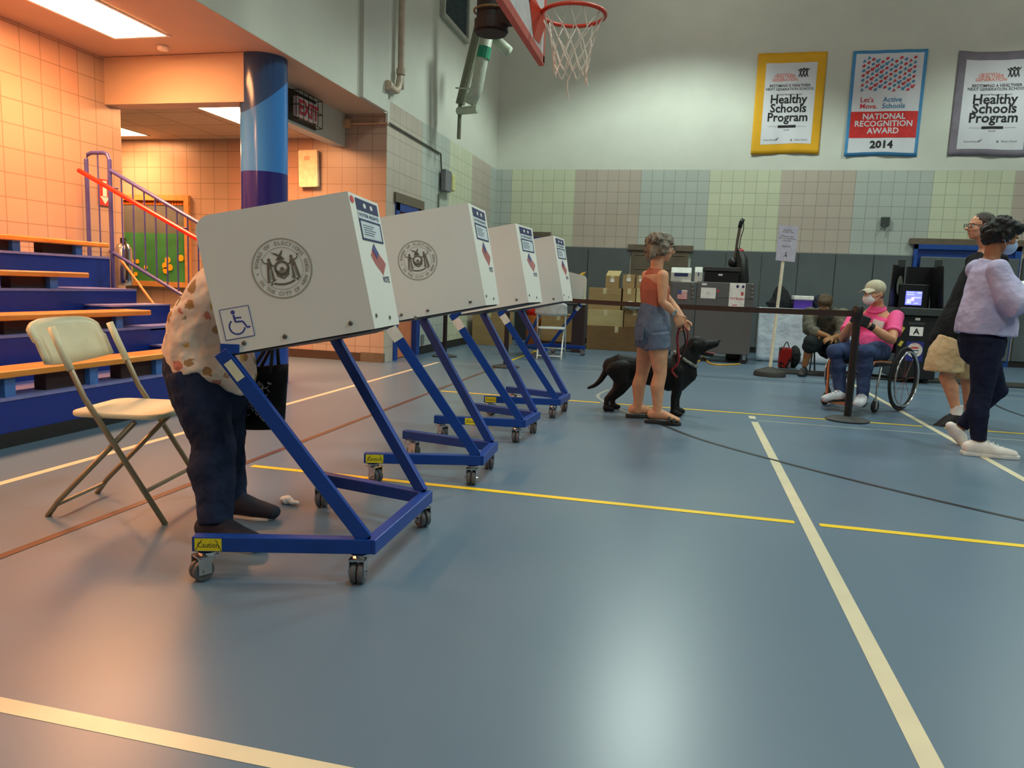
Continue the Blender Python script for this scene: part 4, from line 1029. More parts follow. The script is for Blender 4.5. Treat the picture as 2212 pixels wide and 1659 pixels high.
    b = MB(); pc = J(1398, 705, Y) - f * .02 + r * .07; fm = frame(hip - f * .142 + r * .06 + V((0, 0, .0)), r * 1 + f * .3, (0, 0, 1)); b.prism(roundrect(-.05, -.06, .05, .05, .012), fm, .006, -.002); b.build('back_pocket', 'denim_short', sh_)
    # sandals
    for a, d in ((ra, (.95, -.1, 0)), (la, (.97, .2, 0))):
        d = V(d).normalized(); s_ = V((0, 0, 1)).cross(d); o = V((a.x, a.y, 0))
        b = MB(); fm = frame(o, d, z=(0, 0, 1)); b.prism([(-.095, -.03), (-.06, -.042), (.05, -.038), (.12, -.05), (.175, -.035), (.19, 0), (.175, .035), (.12, .05), (.05, .038), (-.06, .042), (-.095, .03)], fm, .024)
        sn = b.build('sandal', 'rubber_black', t, bevel=.004)
        b = MB(); b.tube([o + d * .10 + s_ * (.052 * math.cos(rad(x))) + V((0, 0, .022 + .05 * math.sin(rad(x)))) for x in range(0, 181, 15)], .011, 8); b.tube([o + d * .135 + s_ * (.050 * math.cos(rad(x))) + V((0, 0, .02 + .04 * math.sin(rad(x)))) for x in range(0, 181, 15)], .010, 8); b.build('strap', 'rubber_black', sn)
    b = MB(); d = (rw - re).normalized(); b.loft([rw - d * .035, rw - d * .012], [.033, .031], _side(re, rw), 14); b.build('wrist_watch', 'chrome', t, auto=True)
    # leash in the hand
    P('leash_red', (150, 44, 50), .8, var=.35, scale=60); P('leash_black', (30, 28, 34), .8)
    hd = rw + V((.04, .02, -.07))
    ls_ = thing('dog_leash', 'red patterned leash hanging in loops from the woman\'s hand to the dog', 'leash', (hd.x, hd.y, .3))
    b = MB(); b.tube(curve_pts([hd, J(1463, 730, 5.9), J(1466, 780, 5.95), J(1452, 800, 6.0), J(1462, 815, 6.02)], 6), .009, 8); b.build('hanging_loop', 'leash_red', ls_)
    b = MB(); b.tube(curve_pts([hd, J(1486, 720, 6.0), J(1478, 760, 6.1), J(1470, 775, 6.16)], 6), .006, 8); b.build('lead', 'leash_red', ls_)
    b = MB(); b.tube(curve_pts([hd + V((.01, 0, 0)), J(1480, 745, 5.95), J(1462, 800, 6.0), J(1466, 705, 6.0)], 8), .006, 8); b.build('strap_end', 'leash_black', ls_)
woman_dog()
# ---- dog
def dog():
    Y = 6.35; J = lambda x, y, Yy=Y: at(x, y, Yy)
    t = thing('dog', 'black labrador standing beside the woman, head raised and mouth open', 'dog', (J(1390, 880).x, Y, 0))
    g = N('dog_fur', .62, 0, .25); g.base(g.ramp(g.noise(g.obj(), 40, 4), ((.3, (10, 10, 11)), (.7, (22, 21, 22))))); g.bump(g.noise(g.obj(), 60, 4), .3, .01); MATS['dog_fur'] = g.m
    b = MB(); S_ = (0, 1, 0)
    b.loft([J(1319, 792), J(1335, 792), J(1370, 797), J(1410, 802), J(1445, 806), J(1470, 806), J(1484, 800)], [(.07, .08), (.105, .115), (.105, .112), (.115, .128), (.125, .155), (.115, .150), (.08, .11)], S_, 18, dome=True)
    b.loft([J(1462, 800), J(1480, 778), J(1492, 758), J(1500, 748)], [.13, .105, .085, .075], S_, 16, dome=True)
    hc = J(1506, 746); b.ball(hc, (.088, .080, .080), n=16)
    b.loft([J(1512, 748), J(1528, 746), J(1545, 742)], [(.058, .056), (.048, .042), (.040, .033)], S_, 12, dome=True)
    b.ball(J(1551, 737), (.016, .018, .014), n=10); b.ball(J(1516, 735), (.03, .05, .02), n=10)
    b.loft([J(1512, 760), J(1526, 766), J(1540, 767)], [(.045, .026), (.034, .016), (.026, .012)], S_, 10, dome=True)
    for s_ in (-1, 1):
        y = Y + s_ * .085; dx = 0 if s_ == -1 else 10
        K = lambda x, yy: at(x, yy, y)
        # fore leg
        b.loft([K(1462 + dx * .3, 800), K(1463 + dx * .3, 835), K(1456 + dx * .5, 862), K(1455 + dx * .6, 886)], [.072, .042, .029, .026], S_, 12, dome=True)
        q = K(1457 + dx * .6, 892); b.loft([V((q.x - .01, y, .035)), V((q.x + .045, y, .024))], [(.034, .030), (.034, .022)], S_, 12, dome=True)
        # hind leg
        b.loft([K(1334, 795), K(1344 + dx, 826), K(1330 + dx, 845), K(1311 + dx * 1.2, 862), K(1309 + dx * 1.3, 884)], [(.06, .11), (.05, .075), (.033, .040), (.022, .027), (.022, .024)], S_, 12, dome=True)
        q = K(1311 + dx * 1.3, 888); b.loft([V((q.x - .01, y, .03)), V((q.x + .045, y, .022))], [(.032, .028), (.032, .02)], S_, 12, dome=True)
        b.ball(J(1500, 750, Y + s_ * .078), (.03, .014, .05), Matrix.Rotation(rad(14), 3, 'Y'), 10)
    b.loft(curve_pts([J(1322, 780), J(1310, 800), J(1298, 820), J(1285, 832), J(1271, 838)], 4), [.036 - .0014 * i for i in range(17)], S_, 10, dome=True)
    b.build('body', 'dog_fur', t, remesh=.0075, soft=3)
    b = MB(); b.loft([J(1518, 759), J(1532, 762), J(1545, 764)], [(.022, .006), (.02, .005), (.013, .004)], (0, 1, 0), 10, dome=True); b.build('tongue', P('tongue', (190, 90, 96), .4), t, smooth=True)
    b = MB(); b.ball(J(1554, 736), (.012, .014, .010)); b.build('nose', P('nose_black', (14, 14, 15), .25), t, smooth=True)
    for s_ in (-1, 1): b = MB(); b.ball(J(1521, 739, Y + s_ * .052), .009); b.build('eye', 'iris', t, smooth=True)
    P('harness_patch', (130, 128, 120), .8, var=.4, scale=50)
    c = J(1481, 776); b = MB(); d = (J(1492, 758) - J(1462, 800)).normalized(); a1 = V((0, 1, 0)); a2 = d.cross(a1)
    b.tube([c + a1 * .108 * math.cos(rad(a)) + a2 * .112 * math.sin(rad(a)) for a in range(0, 360, 15)], .013, 8, True)
    b.build('collar', 'harness_patch', t)
dog()
# ---- wheelchair and the man in pink
def wheelman():
    f = V((-.60, -.80, 0)).normalized(); l = V((0, 0, 1)).cross(f); r = -l
    W1 = V((2.04, 7.62, .305)); W2 = W1 + r * .60                        # big wheels, his left and right
    ax0 = (W1 + W2) / 2
    t = thing('wheelchair', 'low manual wheelchair with copper-coloured frame and big spoked wheels', 'wheelchair', (ax0.x, ax0.y, 0))
    P('tyre', (40, 40, 42), .7); P('copper', (190, 120, 84), .35, .5); P('rim_silver', (196, 198, 200), .2, .9); P('seat_black', (24, 24, 28), .7); P('spoke_orange', (170, 70, 44), .4)
    for W, sg in ((W1, 1), (W2, -1)):
        n_ = (l * sg).normalized(); up = (V((0, 0, 1)) - n_ * sg * 0.0).normalized()
        circ = lambda R, o=0.0, n=40: [W + f * R * math.cos(2 * math.pi * i / n) + up * R * math.sin(2 * math.pi * i / n) + n_ * o for i in range(n)]
        b = MB(); b.tube(circ(.293), .0125, 10, True); wh = b.build('wheel', 'tyre', t, smooth=True)
        b = MB(); b.tube(circ(.272), .009, 8, True); b.build('rim', 'seat_black', wh, smooth=True)
        b = MB(); b.tube(circ(.258, .035), .009, 10, True); b.build('hand_rim', 'rim_silver', wh, smooth=True)
        b = MB(); b.cyl(W - n_ * .03, W + n_ * .03, .022); b.build('hub', 'seat_black', wh)
        b = MB()
        for i in range(8): a = 2 * math.pi * i / 8; b.tube([W + n_ * .015, W + f * .268 * math.cos(a) + up * .268 * math.sin(a)], .0022, 5)
        b.build('spokes', 'spoke_orange', wh)
    b = MB(); b.tube([W1 - l * .02, W2 + l * .02], .014, 8); b.build('axle', 'seat_black', t)
    sc = ax0 + f * .16; sc.z = .47
    Ms = frame(sc, f, z=(0, 0, 1))
    b = MB(); b.prism(roundrect(-.21, -.20, .21, .20, .03), Ms, .05, -.05); b.build('seat', 'seat_black', t, bevel=.01)
    b = MB(); p = ax0 - f * .06; b.box(p + V((0, 0, .36)) , (.03, .38, .26), Matrix((f, l, V((0, 0, 1)))).transposed()); b.build('backrest', 'seat_black', t, bevel=.01)
    fp = ax0 + f * .56
    for s_ in (-1, 1):
        o = l * s_ * .20
        b = MB(); b.tube(curve_pts([ax0 + o + V((0, 0, .14)), sc + f * .2 + o, sc + f * .30 + o + V((0, 0, -.05)), fp + o * .75 + V((0, 0, -.22)) - f * .02, V((fp.x, fp.y, .09)) + o * .6], 5), .0125, 10); b.build('frame_tube', 'copper', t, smooth=True)
        cp = ax0 + f * .40 + l * s_ * .24; cp.z = 0
        b = MB(); b.tube([sc + f * .1 + o * 1.0 + V((0, 0, -.06)), V((cp.x, cp.y, .24)), V((cp.x, cp.y, .12))], .010, 8); b.box((cp.x, cp.y, .08), (.03, .045, .09)); cs = b.build('caster_fork', 'chrome', t)
        b = MB(); b.lathe([(.02, -.014), (.055, -.014), (.06, 0), (.055, .014), (.02, .014)], (cp.x, cp.y, .061), frame((0, 0, 0), f, V((0, 0, 1))).to_3x3(), 20); b.build('caster_wheel', 'tyre', cs, auto=True)
    b = MB(); b.box(V((fp.x, fp.y, .075)) + f * .03, (.16, .28, .015), Matrix((f, l, V((0, 0, 1)))).transposed()); b.build('footplate', 'copper', t)
    # man
    m = thing('person', 'man in pink polo shirt, cap and white mask sitting in the wheelchair', 'person', (sc.x, sc.y, 0))
    sk = skin('skin_fair', (208, 150, 116))
    J = lambda x, y, Y: at(x, y, Y)
    hip = ax0 + f * .08 + V((0, 0, .30)); hip.z = .58
    ch = at(1893, 712, ax0.y - .02); sh = at(1892, 683, ax0.y - .05); nb = at(1894, 664, ax0.y - .07); hc = at(1888, 634, ax0.y - .12)
    hf, hl, hu = bodyframe((-.80, -.60, -.06))
    b = MB(); head(b, hc, hf, hl, hu, 1.0); b.loft([nb - V((0, 0, .04)), nb + V((0, 0, .03)), hc - hu * .04 - hf * .02], [.068, .058, .06], r, 14, dome=True)
    b.loft([hip, hip.lerp(ch, .45), ch, sh, nb], [(.17, .13), (.165, .135), (.17, .125), (.15, .10), (.07, .06)], r, 18, dome=True)
    rs, ls = sh + r * .19, sh + l * .19
    re, rw = at(1821, 732, 7.62), at(1838, 700, 7.40); le, lw = at(1926, 735, 7.38), at(1876, 702, 7.33)
    for s_, e_, w_ in ((rs, re, rw), (ls, le, lw)): limb(b, [s_, s_.lerp(e_, .5), e_, e_.lerp(w_, .35), w_], [.058, .052, .043, .045, .029])
    hand(b, rw, (.55, -.1, .6), (.6, -.2, -.3), (0, .2, 1), 40, 1.0); hand(b, lw, (-.8, -.1, .35), (-.2, .6, -.3), (0, 0, 1), 40, 1.0)
    rk, lk = at(1803, 760, 7.42), at(1868, 762, 7.25)
    ra, la = at(1818, 862, 7.40), at(1862, 864, 7.22)
    rhj, lhj = hip + r * .10 - V((0, 0, .03)), hip + l * .10 - V((0, 0, .03))
    leg(b, rhj, rk, ra, 1.0, f=f); leg(b, lhj, lk, la, 1.0, f=f)
    b.build('body', sk, m, remesh=.007, soft=3)
    eyes(m, hc, hf, hl, hu)
    cloth('pink_polo', (238, 84, 146), (246, 102, 160), 6)
    b = MB(); b.loft([hip - V((0, 0, .02)), hip.lerp(ch, .45), ch, sh, nb - V((0, 0, .04))], [(.19, .165), (.185, .165), (.180, .145), (.155, .118), (.085, .08)], r, 20, dome=True)
    for s_, e_ in ((rs, re), (ls, le)): b.loft([s_ - V((0, 0, 0)), s_.lerp(e_, .35), s_.lerp(e_, .70)], [.066, .068, .070], _side(s_, e_), 14, dome=False); b.ball(s_, .07)
    po = b.build('polo_shirt', 'pink_polo', m, remesh=.008, soft=3, disp=(.012, .07))
    b = MB(); n0 = nb - V((0, 0, .02)); b.tube([n0 + r * .078 * math.cos(rad(a)) + f * .074 * math.sin(rad(a)) + V((0, 0, .0 - .03 * math.sin(rad(a)))) for a in range(0, 360, 15)], .012, 8, True); b.build('collar', 'pink_polo', po, smooth=True)
    q = ch + f * .168 + l * .085 + V((0, 0, .065)); b = MB(); b.box(q, (.006, .105, .06), Matrix((f, l, V((0, 0, 1)))).transposed() @ Matrix.Rotation(rad(-12), 3, 'X')); b.build('name_tag', 'print_white', m)
    denim('jeans_mid', (40, 54, 88), (66, 82, 120))
    b = MB(); b.loft([hip - V((0, 0, .06)), hip + V((0, 0, .02))], [(.17, .14), (.17, .14)], r, 18, dome=True); leg(b, rhj, rk, ra - V((0, 0, .0)), 1.02, .014, f=f); leg(b, lhj, lk, la, 1.02, .014, f=f)
    b.ball(rk, .078); b.ball(lk, .078); b.build('jeans', 'jeans_mid', m, remesh=.008, soft=2, disp=(.012, .06))
    P('sneaker_grey', (196, 196, 204), .6, var=.12); P('print_grey_lace', (120, 122, 130), .7)
    for a, d in ((ra, (-.9, -.6, 0)), (la, (-.35, -.9, 0))):
        b = MB(); foot(b, a, d, .27, .012, .085); so = b.build('sneaker', 'sneaker_grey', m, remesh=.007, soft=2); d_ = V(d).normalized(); s_ = V((0, 0, 1)).cross(d_); b = MB(); b.prism([(-.08, -.036), (.04, -.042), (.13, -.052), (.19, -.036), (.21, 0), (.19, .036), (.13, .052), (.04, .042), (-.08, .036)], frame((a.x, a.y, .083), d_, z=(0, 0, 1)), .022); b.build('sole', 'rubber_black', so)
        for i in range(3): o_ = V((a.x, a.y, .185 - .014 * i)) + d_ * (.07 + .03 * i); b = MB(); b.tube([o_ - s_ * .032 - V((0, 0, .01)), o_ + V((0, 0, .003)), o_ + s_ * .032 - V((0, 0, .01))], .004, 6); b.build('lace', 'print_grey_lace', so)
    # cap and mask
    g = lambda a, b_, c_: hc + hf * a + hl * b_ + hu * c_; M = Matrix((hf, hl, hu)).transposed()
    P('cap_khaki', (186, 178, 154), .85, bump=.2)
    b = MB(); b.ball(g(-.015, 0, .05), (.104, .088, .082), M, 18); cp = b.build('cap', 'cap_khaki', m, smooth=True)
    b = MB(); b.grid(lambda a, c_: g(.065 + .085 * c_, (a - .5) * .15 * (1 - .35 * c_ * c_), .058 - .025 * c_ - .03 * (2 * a - 1) ** 2), 12, 5); b.build('brim', 'cap_khaki', cp, solid=.005, smooth=True)
    b = MB(); b.ball(g(.062, 0, -.048), (.062, .052, .056), M, 16); mk = b.build('face_mask', P('mask_white', (236, 236, 240), .7), m, smooth=True)
    b = MB()
    for s_ in (-1, 1): b.tube([g(.05, s_ * .05, -.02), g(0, s_ * .08, 0)], .002, 6); b.tube([g(.05, s_ * .05, -.07), g(0, s_ * .08, -.02)], .002, 6)
    b.build('strap', 'mask_white', mk)
    hair_mat('hair_short_grey', (90, 80, 70), (150, 140, 128)); b = MB(); b.ball(g(-.035, 0, .0), (.075, .0785, .065), M, 14); b.build('hair', 'hair_short_grey', m, smooth=True)
    # black device in his hands
    p = (rw + lw) / 2 + V((-.01, -.06, .045)); b = MB(); b.box(p, (.16, .05, .10), Matrix.Rotation(rad(20), 3, 'Y')); b.box(p + V((-.06, 0, .06)), (.05, .04, .07))
    tag(b.build('black_pouch', P('pouch_black', (22, 22, 26), .6), bevel=.012, loc=p), 'small black pouch held in both hands by the man in pink', 'pouch')
    b = MB(); b.lathe([(.02, -.022), (.034, -.02), (.034, .02), (.02, .022)], lw + (le - lw).normalized() * .03, frame((0, 0, 0), *[V(x) for x in (ax((le - lw))[0], ax((le - lw))[1])]).to_3x3(), 14); b.build('wrist_watch', 'rubber_black', m)
wheelman()
# ---- man in black jacket and khaki shorts
def khaki():
    Y = 6.95; J = lambda x, y, Yy=Y: at(x, y, Yy); f, l, u = bodyframe((-1, -.12, 0)); r = -l
    t = thing('person', 'man with short dark hair and glasses in black jacket and khaki shorts walking left', 'person', (J(2060, 915).x, Y, 0))
    sk = skin('skin_fair2', (204, 146, 116))
    hc = J(2118, 490); hf, hl, hu = bodyframe((-.98, -.18, .0)); nb = J(2134, 538); sh = J(2130, 565); ch = J(2118, 610); wa = J(2095, 672); hip = J(2070, 735)
    b = MB(); head(b, hc, hf, hl, hu, 1.03); b.loft([sh, nb, hc - hu * .04 - hf * .02], [.07, .058, .06], (0, 1, 0), 14, dome=True)
    b.loft([hip, wa, ch, sh, nb], [(.16, .12), (.15, .11), (.17, .12), (.15, .10), (.07, .06)], r, 18, dome=True)
    # left side is nearer to the camera
    ln, lf = hip + l * .10, hip - l * .10
    ka, aa = J(2043, 815, 6.85), J(2066, 888, 6.85); kb, ab = J(2088, 812, 7.1), J(2094, 905, 7.15)
    leg(b, ln, ka, aa, 1.0, f=f); leg(b, lf, kb, ab, 1.0, f=f)
    e1, w1 = J(2110, 650, 6.7), J(2065, 660, 6.65)
    s1_, s2_ = sh + l * .18, sh - l * .18
    for s_, e_, w_ in ((s1_, J(2135, 640, 6.72), J(2120, 690, 6.68)), (s2_, J(2120, 640, 7.2), J(2085, 670, 7.2))): limb(b, [s_, s_.lerp(e_, .5), e_, e_.lerp(w_, .35), w_], [.055, .05, .042, .043, .028]); hand(b, w_, (-.3, 0, -.95), (0, 1 if s_ is s1_ else -1, 0), (-1, 0, 0), 30)
    b.build('body', sk, t, remesh=.0075, soft=3); eyes(t, hc, hf, hl, hu)
    cloth('jacket_black', (14, 14, 16), (30, 30, 34), 6)
    b = MB(); b.loft([J(2050, 748), J(2053, 735), J(2072, 698), J(2092, 660), J(2112, 612), J(2128, 566), J(2134, 548)], [(.20, .155), (.20, .16), (.19, .155), (.185, .15), (.185, .145), (.160, .115), (.085, .08)], r, 20, dome=False)
    for s_, e_, w_ in ((s1_, J(2135, 640, 6.72), J(2120, 690, 6.68)), (s2_, J(2120, 640, 7.2), J(2085, 670, 7.2))): b.loft([s_, s_.lerp(e_, .5), e_, w_.lerp(e_, .1)], [.078, .072, .062, .05], _side(s_, w_), 14, dome=True)
    b.build('jacket', 'jacket_black', t, remesh=.009, soft=3, disp=(.015, .08))
    cloth('khaki_cloth', (186, 154, 114), (208, 180, 142), 5)
    b = MB(); b.loft([J(2070, 712), J(2066, 750)], [(.17, .14), (.185, .16)], r, 18, dome=True)
    b.loft([J(2062, 738, 6.86), J(2046, 766, 6.85), J(2040, 785, 6.85), J(2038, 802, 6.85)], [(.13, .14), (.135, .15), (.14, .15), (.145, .155)], r, 16); b.loft([J(2074, 738, 7.06), J(2084, 775, 7.08), J(2085, 812, 7.1)], [.13, .12, .125], r, 16)
    b.build('khaki_shorts', 'khaki_cloth', t, remesh=.009, soft=2, disp=(.014, .07))
    P('sock_white', (226, 220, 220), .9); P('sneaker_black', (34, 32, 36), .6); P('sole_white', (220, 216, 210), .6)
    for a, d, h_ in ((aa, (-1, -.1, -.42), .09), (ab, (-1, -.1, 0), .0)):
        b = MB(); b.loft([V((a.x, a.y, a.z + .05)), V((a.x, a.y, a.z - .03))], [.046, .047], (0, 1, 0), 14); b.build('sock', 'sock_white', t, smooth=False)
        d = V(d).normalized(); o = V((a.x, a.y, 0)); up_ = V((0, -1, 0)).cross(d); up_ = up_ if up_.z > 0 else -up_; z_ = a.z - .075
        g = lambda x, z: V((a.x, a.y, z_)) + d * x + up_ * z
        b = MB(); b.loft([g(-.06, .0), g(-.02, .02), g(.06, .012), g(.13, -.005), g(.19, -.015)], [(.036, .045), (.043, .058), (.044, .048), (.048, .034), (.036, .026)], (0, 1, 0), 14, dome=True); so = b.build('sneaker', 'sneaker_black', t, remesh=.007, soft=2)
        b = MB(); b.loft([g(-.08, -.052), g(.0, -.048), (g(.12, -.048)), g(.215, -.045)], [(.034, .012), (.04, .012), (.046, .012), (.03, .010)], (0, 1, 0), 12, dome=True); b.build('sole', 'sole_white', so)
    g = lambda a, b_, c_: hc + (hf * a + hl * b_ + hu * c_) * 1.03; M = Matrix((hf, hl, hu)).transposed()
    hair_mat('hair_buzz', (40, 32, 28), (66, 56, 48)); b = MB(); b.ball(g(-.022, 0, .034), (.096, .083, .088), M, 18); b.build('hair', 'hair_buzz', t, smooth=True)
    q = MB()
    for s_ in (-1, 1): q.tube([g(.100, s_ * .034 + .024 * math.cos(rad(a)), .004 + .018 * math.sin(rad(a))) for a in range(0, 360, 30)], .0028, 6, True); q.tube([g(.095, s_ * .058, .008), g(.0, s_ * .082, .01)], .0028, 6)
    q.build('glasses', 'rubber_black', t)
khaki()
# ---- woman in lilac blouse
def lilac():
    Y = 5.72; J = lambda x, y, Yy=Y: at(x, y, Yy); f, l, u = bodyframe((1, .05, 0)); r = -l
    t = thing('person', 'woman with curly black hair, blue mask and lilac blouse striding right in dark jeans', 'person', (J(2120, 960).x, Y, 0))
    sk = skin('skin_brown', (150, 98, 68))
    hc = J(2166, 512); hf, hl, hu = bodyframe((.92, -.1, -.36)); nb = J(2142, 558); sh = J(2132, 583); ch = J(2132, 630); wa = J(2130, 680); hip = J(2122, 730)
    b = MB(); head(b, hc, hf, hl, hu, .98); b.loft([sh, nb, hc - hu * .04 - hf * .03], [.06, .05, .055], (0, 1, 0), 14, dome=True)
    b.loft([hip, wa, ch, sh, nb], [(.15, .13), (.12, .10), (.13, .11), (.10, .075), (.055, .05)], r, 18, dome=True)
    rn, lf = hip + r * .085, hip - r * .085
    k1, a1 = J(2120, 850, 5.62), J(2113, 958, 5.58); k2, a2 = J(2153, 842, 5.85), J(2074, 925, 5.95)
    leg(b, rn, k1, a1, .95, f=f); leg(b, lf, k2, a2, .95, f=V((.7, 0, -.5)))
    foot(b, a1, (1, -.02, 0), .25, -.004, .015)
    g2 = V((.62, .0, -.78)); g = lambda x, z: a2 + g2 * x + V((.78, 0, .62)) * z
    b.loft([g(-.02, -.03), g(.05, -.03), g(.13, -.03)], [(.036, .04), (.04, .034), (.036, .02)], (0, 1, 0), 12, dome=True)
    arms = []
    for s_, e_, w_ in ((sh + r * .155, J(2192, 655, 5.5), J(2240, 632, 5.52)), (sh - r * .155, J(2205, 650, 5.95), J(2245, 625, 5.85))):
        limb(b, [s_, s_.lerp(e_, .5), e_, e_.lerp(w_, .35), w_], [.046, .042, .034, .036, .024]); arms.append((s_, e_, w_)); hand(b, w_, (1, 0, .1), (0, 1 if s_.y < Y else -1, -.1), (.1, 0, 1), 35, .93)
    b.build('body', sk, t, remesh=.0068, soft=3); eyes(t, hc, hf, hl, hu, .98)
    g = lambda a, b_, c_: hc + (hf * a + hl * b_ + hu * c_); M = Matrix((hf, hl, hu)).transposed()
    hair_mat('hair_black', (6, 6, 7), (26, 22, 22)); b = MB(); random.seed(5); b.ball(g(-.03, 0, .03), (.104, .098, .092), M, 18); b.ball(g(-.06, 0, -.02), (.07, .082, .07), M, 14); b.ball(g(.03, 0, .08), (.07, .08, .045), M, 12)
    for i in range(70):
        a = random.uniform(0, 6.28); z = random.uniform(-.6, 1); rr_ = math.sqrt(max(0, 1 - z * z)); x = rr_ * math.cos(a); y = rr_ * math.sin(a)
        if (x > .35 and z < .55) or x > .6: continue
        b.ball(g(-.03 + .104 * x, .10 * y, .028 + .092 * z), random.uniform(.014, .024), n=8)
    b.build('hair', 'hair_black', t, remesh=.007, soft=1, disp=(.02, .025))
    b = MB(); b.ball(g(.062, 0, -.045), (.052, .056, .054), M, 16); mk = b.build('face_mask', P('mask_blue', (150, 178, 214), .7), t, smooth=True)
    b = MB()
    for s_ in (-1, 1): b.tube([g(.05, s_ * .05, -.02), g(0, s_ * .08, 0)], .002, 6); b.tube([g(.05, s_ * .05, -.07), g(0, s_ * .08, -.02)], .002, 6)
    b.build('strap', 'mask_blue', mk)
    cloth('blouse_lilac', (168, 164, 200), (194, 188, 220), 3, .7)
    b = MB(); b.loft([J(2128, 722), J(2132, 695), J(2136, 655), J(2136, 615), J(2133, 586), J(2141, 563)], [(.18, .185), (.18, .185), (.16, .17), (.15, .14), (.12, .10), (.078, .072)], r, 22)
    for s_, e_, w_ in arms: b.loft([s_ - r * 0, s_.lerp(e_, .4), s_.lerp(e_, .8), e_, e_.lerp(w_, .45), e_.lerp(w_, .85)], [.072, .080, .092, .10, .09, .05], _side(s_, w_), 16, dome=True)
    b.build('blouse', 'blouse_lilac', t, remesh=.008, soft=5, disp=(.035, .2))
    denim('jeans_dark', (16, 20, 40), (30, 36, 62))
    b = MB(); b.loft([J(2124, 705), J(2121, 735), J(2121, 752)], [(.14, .12), (.162, .150), (.15, .14)], r, 18, dome=True)
    P1, R1 = leg(b, rn, k1, a1 + V((0, 0, .02)), 1.0, .012, f=f); leg(b, lf, k2, a2 + V((.01, 0, .015)), 1.0, .012, f=V((.7, 0, -.5)))
    b.ball(k1, .07); b.ball(k2, .072); b.build('jeans', 'jeans_dark', t, remesh=.008, soft=2, disp=(.01, .05))
    P('canvas_white', (226, 216, 210), .7)
    b = MB(); foot(b, a1, (1, -.02, 0), .29, .012, .004); so = b.build('sneaker', 'canvas_white', t, remesh=.006, soft=2)
    for i in range(4):
        x_ = .055 + .03 * i; z_ = .108 - .012 * i; b = MB(); b.tube([V((a1.x + x_, a1.y - .03, z_ - .008)), V((a1.x + x_ + .006, a1.y, z_ + .006)), V((a1.x + x_, a1.y + .03, z_ - .008))], .003, 6); b.build('lace', 'sole_white', so)
    b = MB(); b.prism([(-.09, -.038), (.05, -.046), (.17, -.054), (.25, -.04), (.27, 0), (.25, .04), (.17, .054), (.05, .046), (-.09, .038)], frame((a1.x - .005, a1.y, 0), (1, -.02, 0), z=(0, 0, 1)), .026); b.build('sole', 'sole_white', so, bevel=.005)
    g2 = V((.62, .0, -.78)); g = lambda x, z: a2 + g2 * x + V((.78, 0, .62)) * z
    b = MB(); b.loft([g(-.05, -.045), g(.0, -.035), g(.06, -.035), g(.12, -.045), g(.17, -.05)], [(.034, .034), (.044, .055), (.045, .045), (.046, .03), (.03, .02)], (0, 1, 0), 14, dome=True); b.build('sneaker', 'canvas_white', t, remesh=.006, soft=2)
    p = at(2222, 615, 5.68); b = MB(); b.box(p, (.24, .17, .003), Matrix.Rotation(rad(18), 3, 'X') @ Matrix.Rotation(rad(-14), 3, 'Y')); tag(b.build('paper_ballot', P('paper', (232, 232, 236), .7), loc=p), 'white paper sheet held out in front of the woman in lilac', 'paper')
lilac()
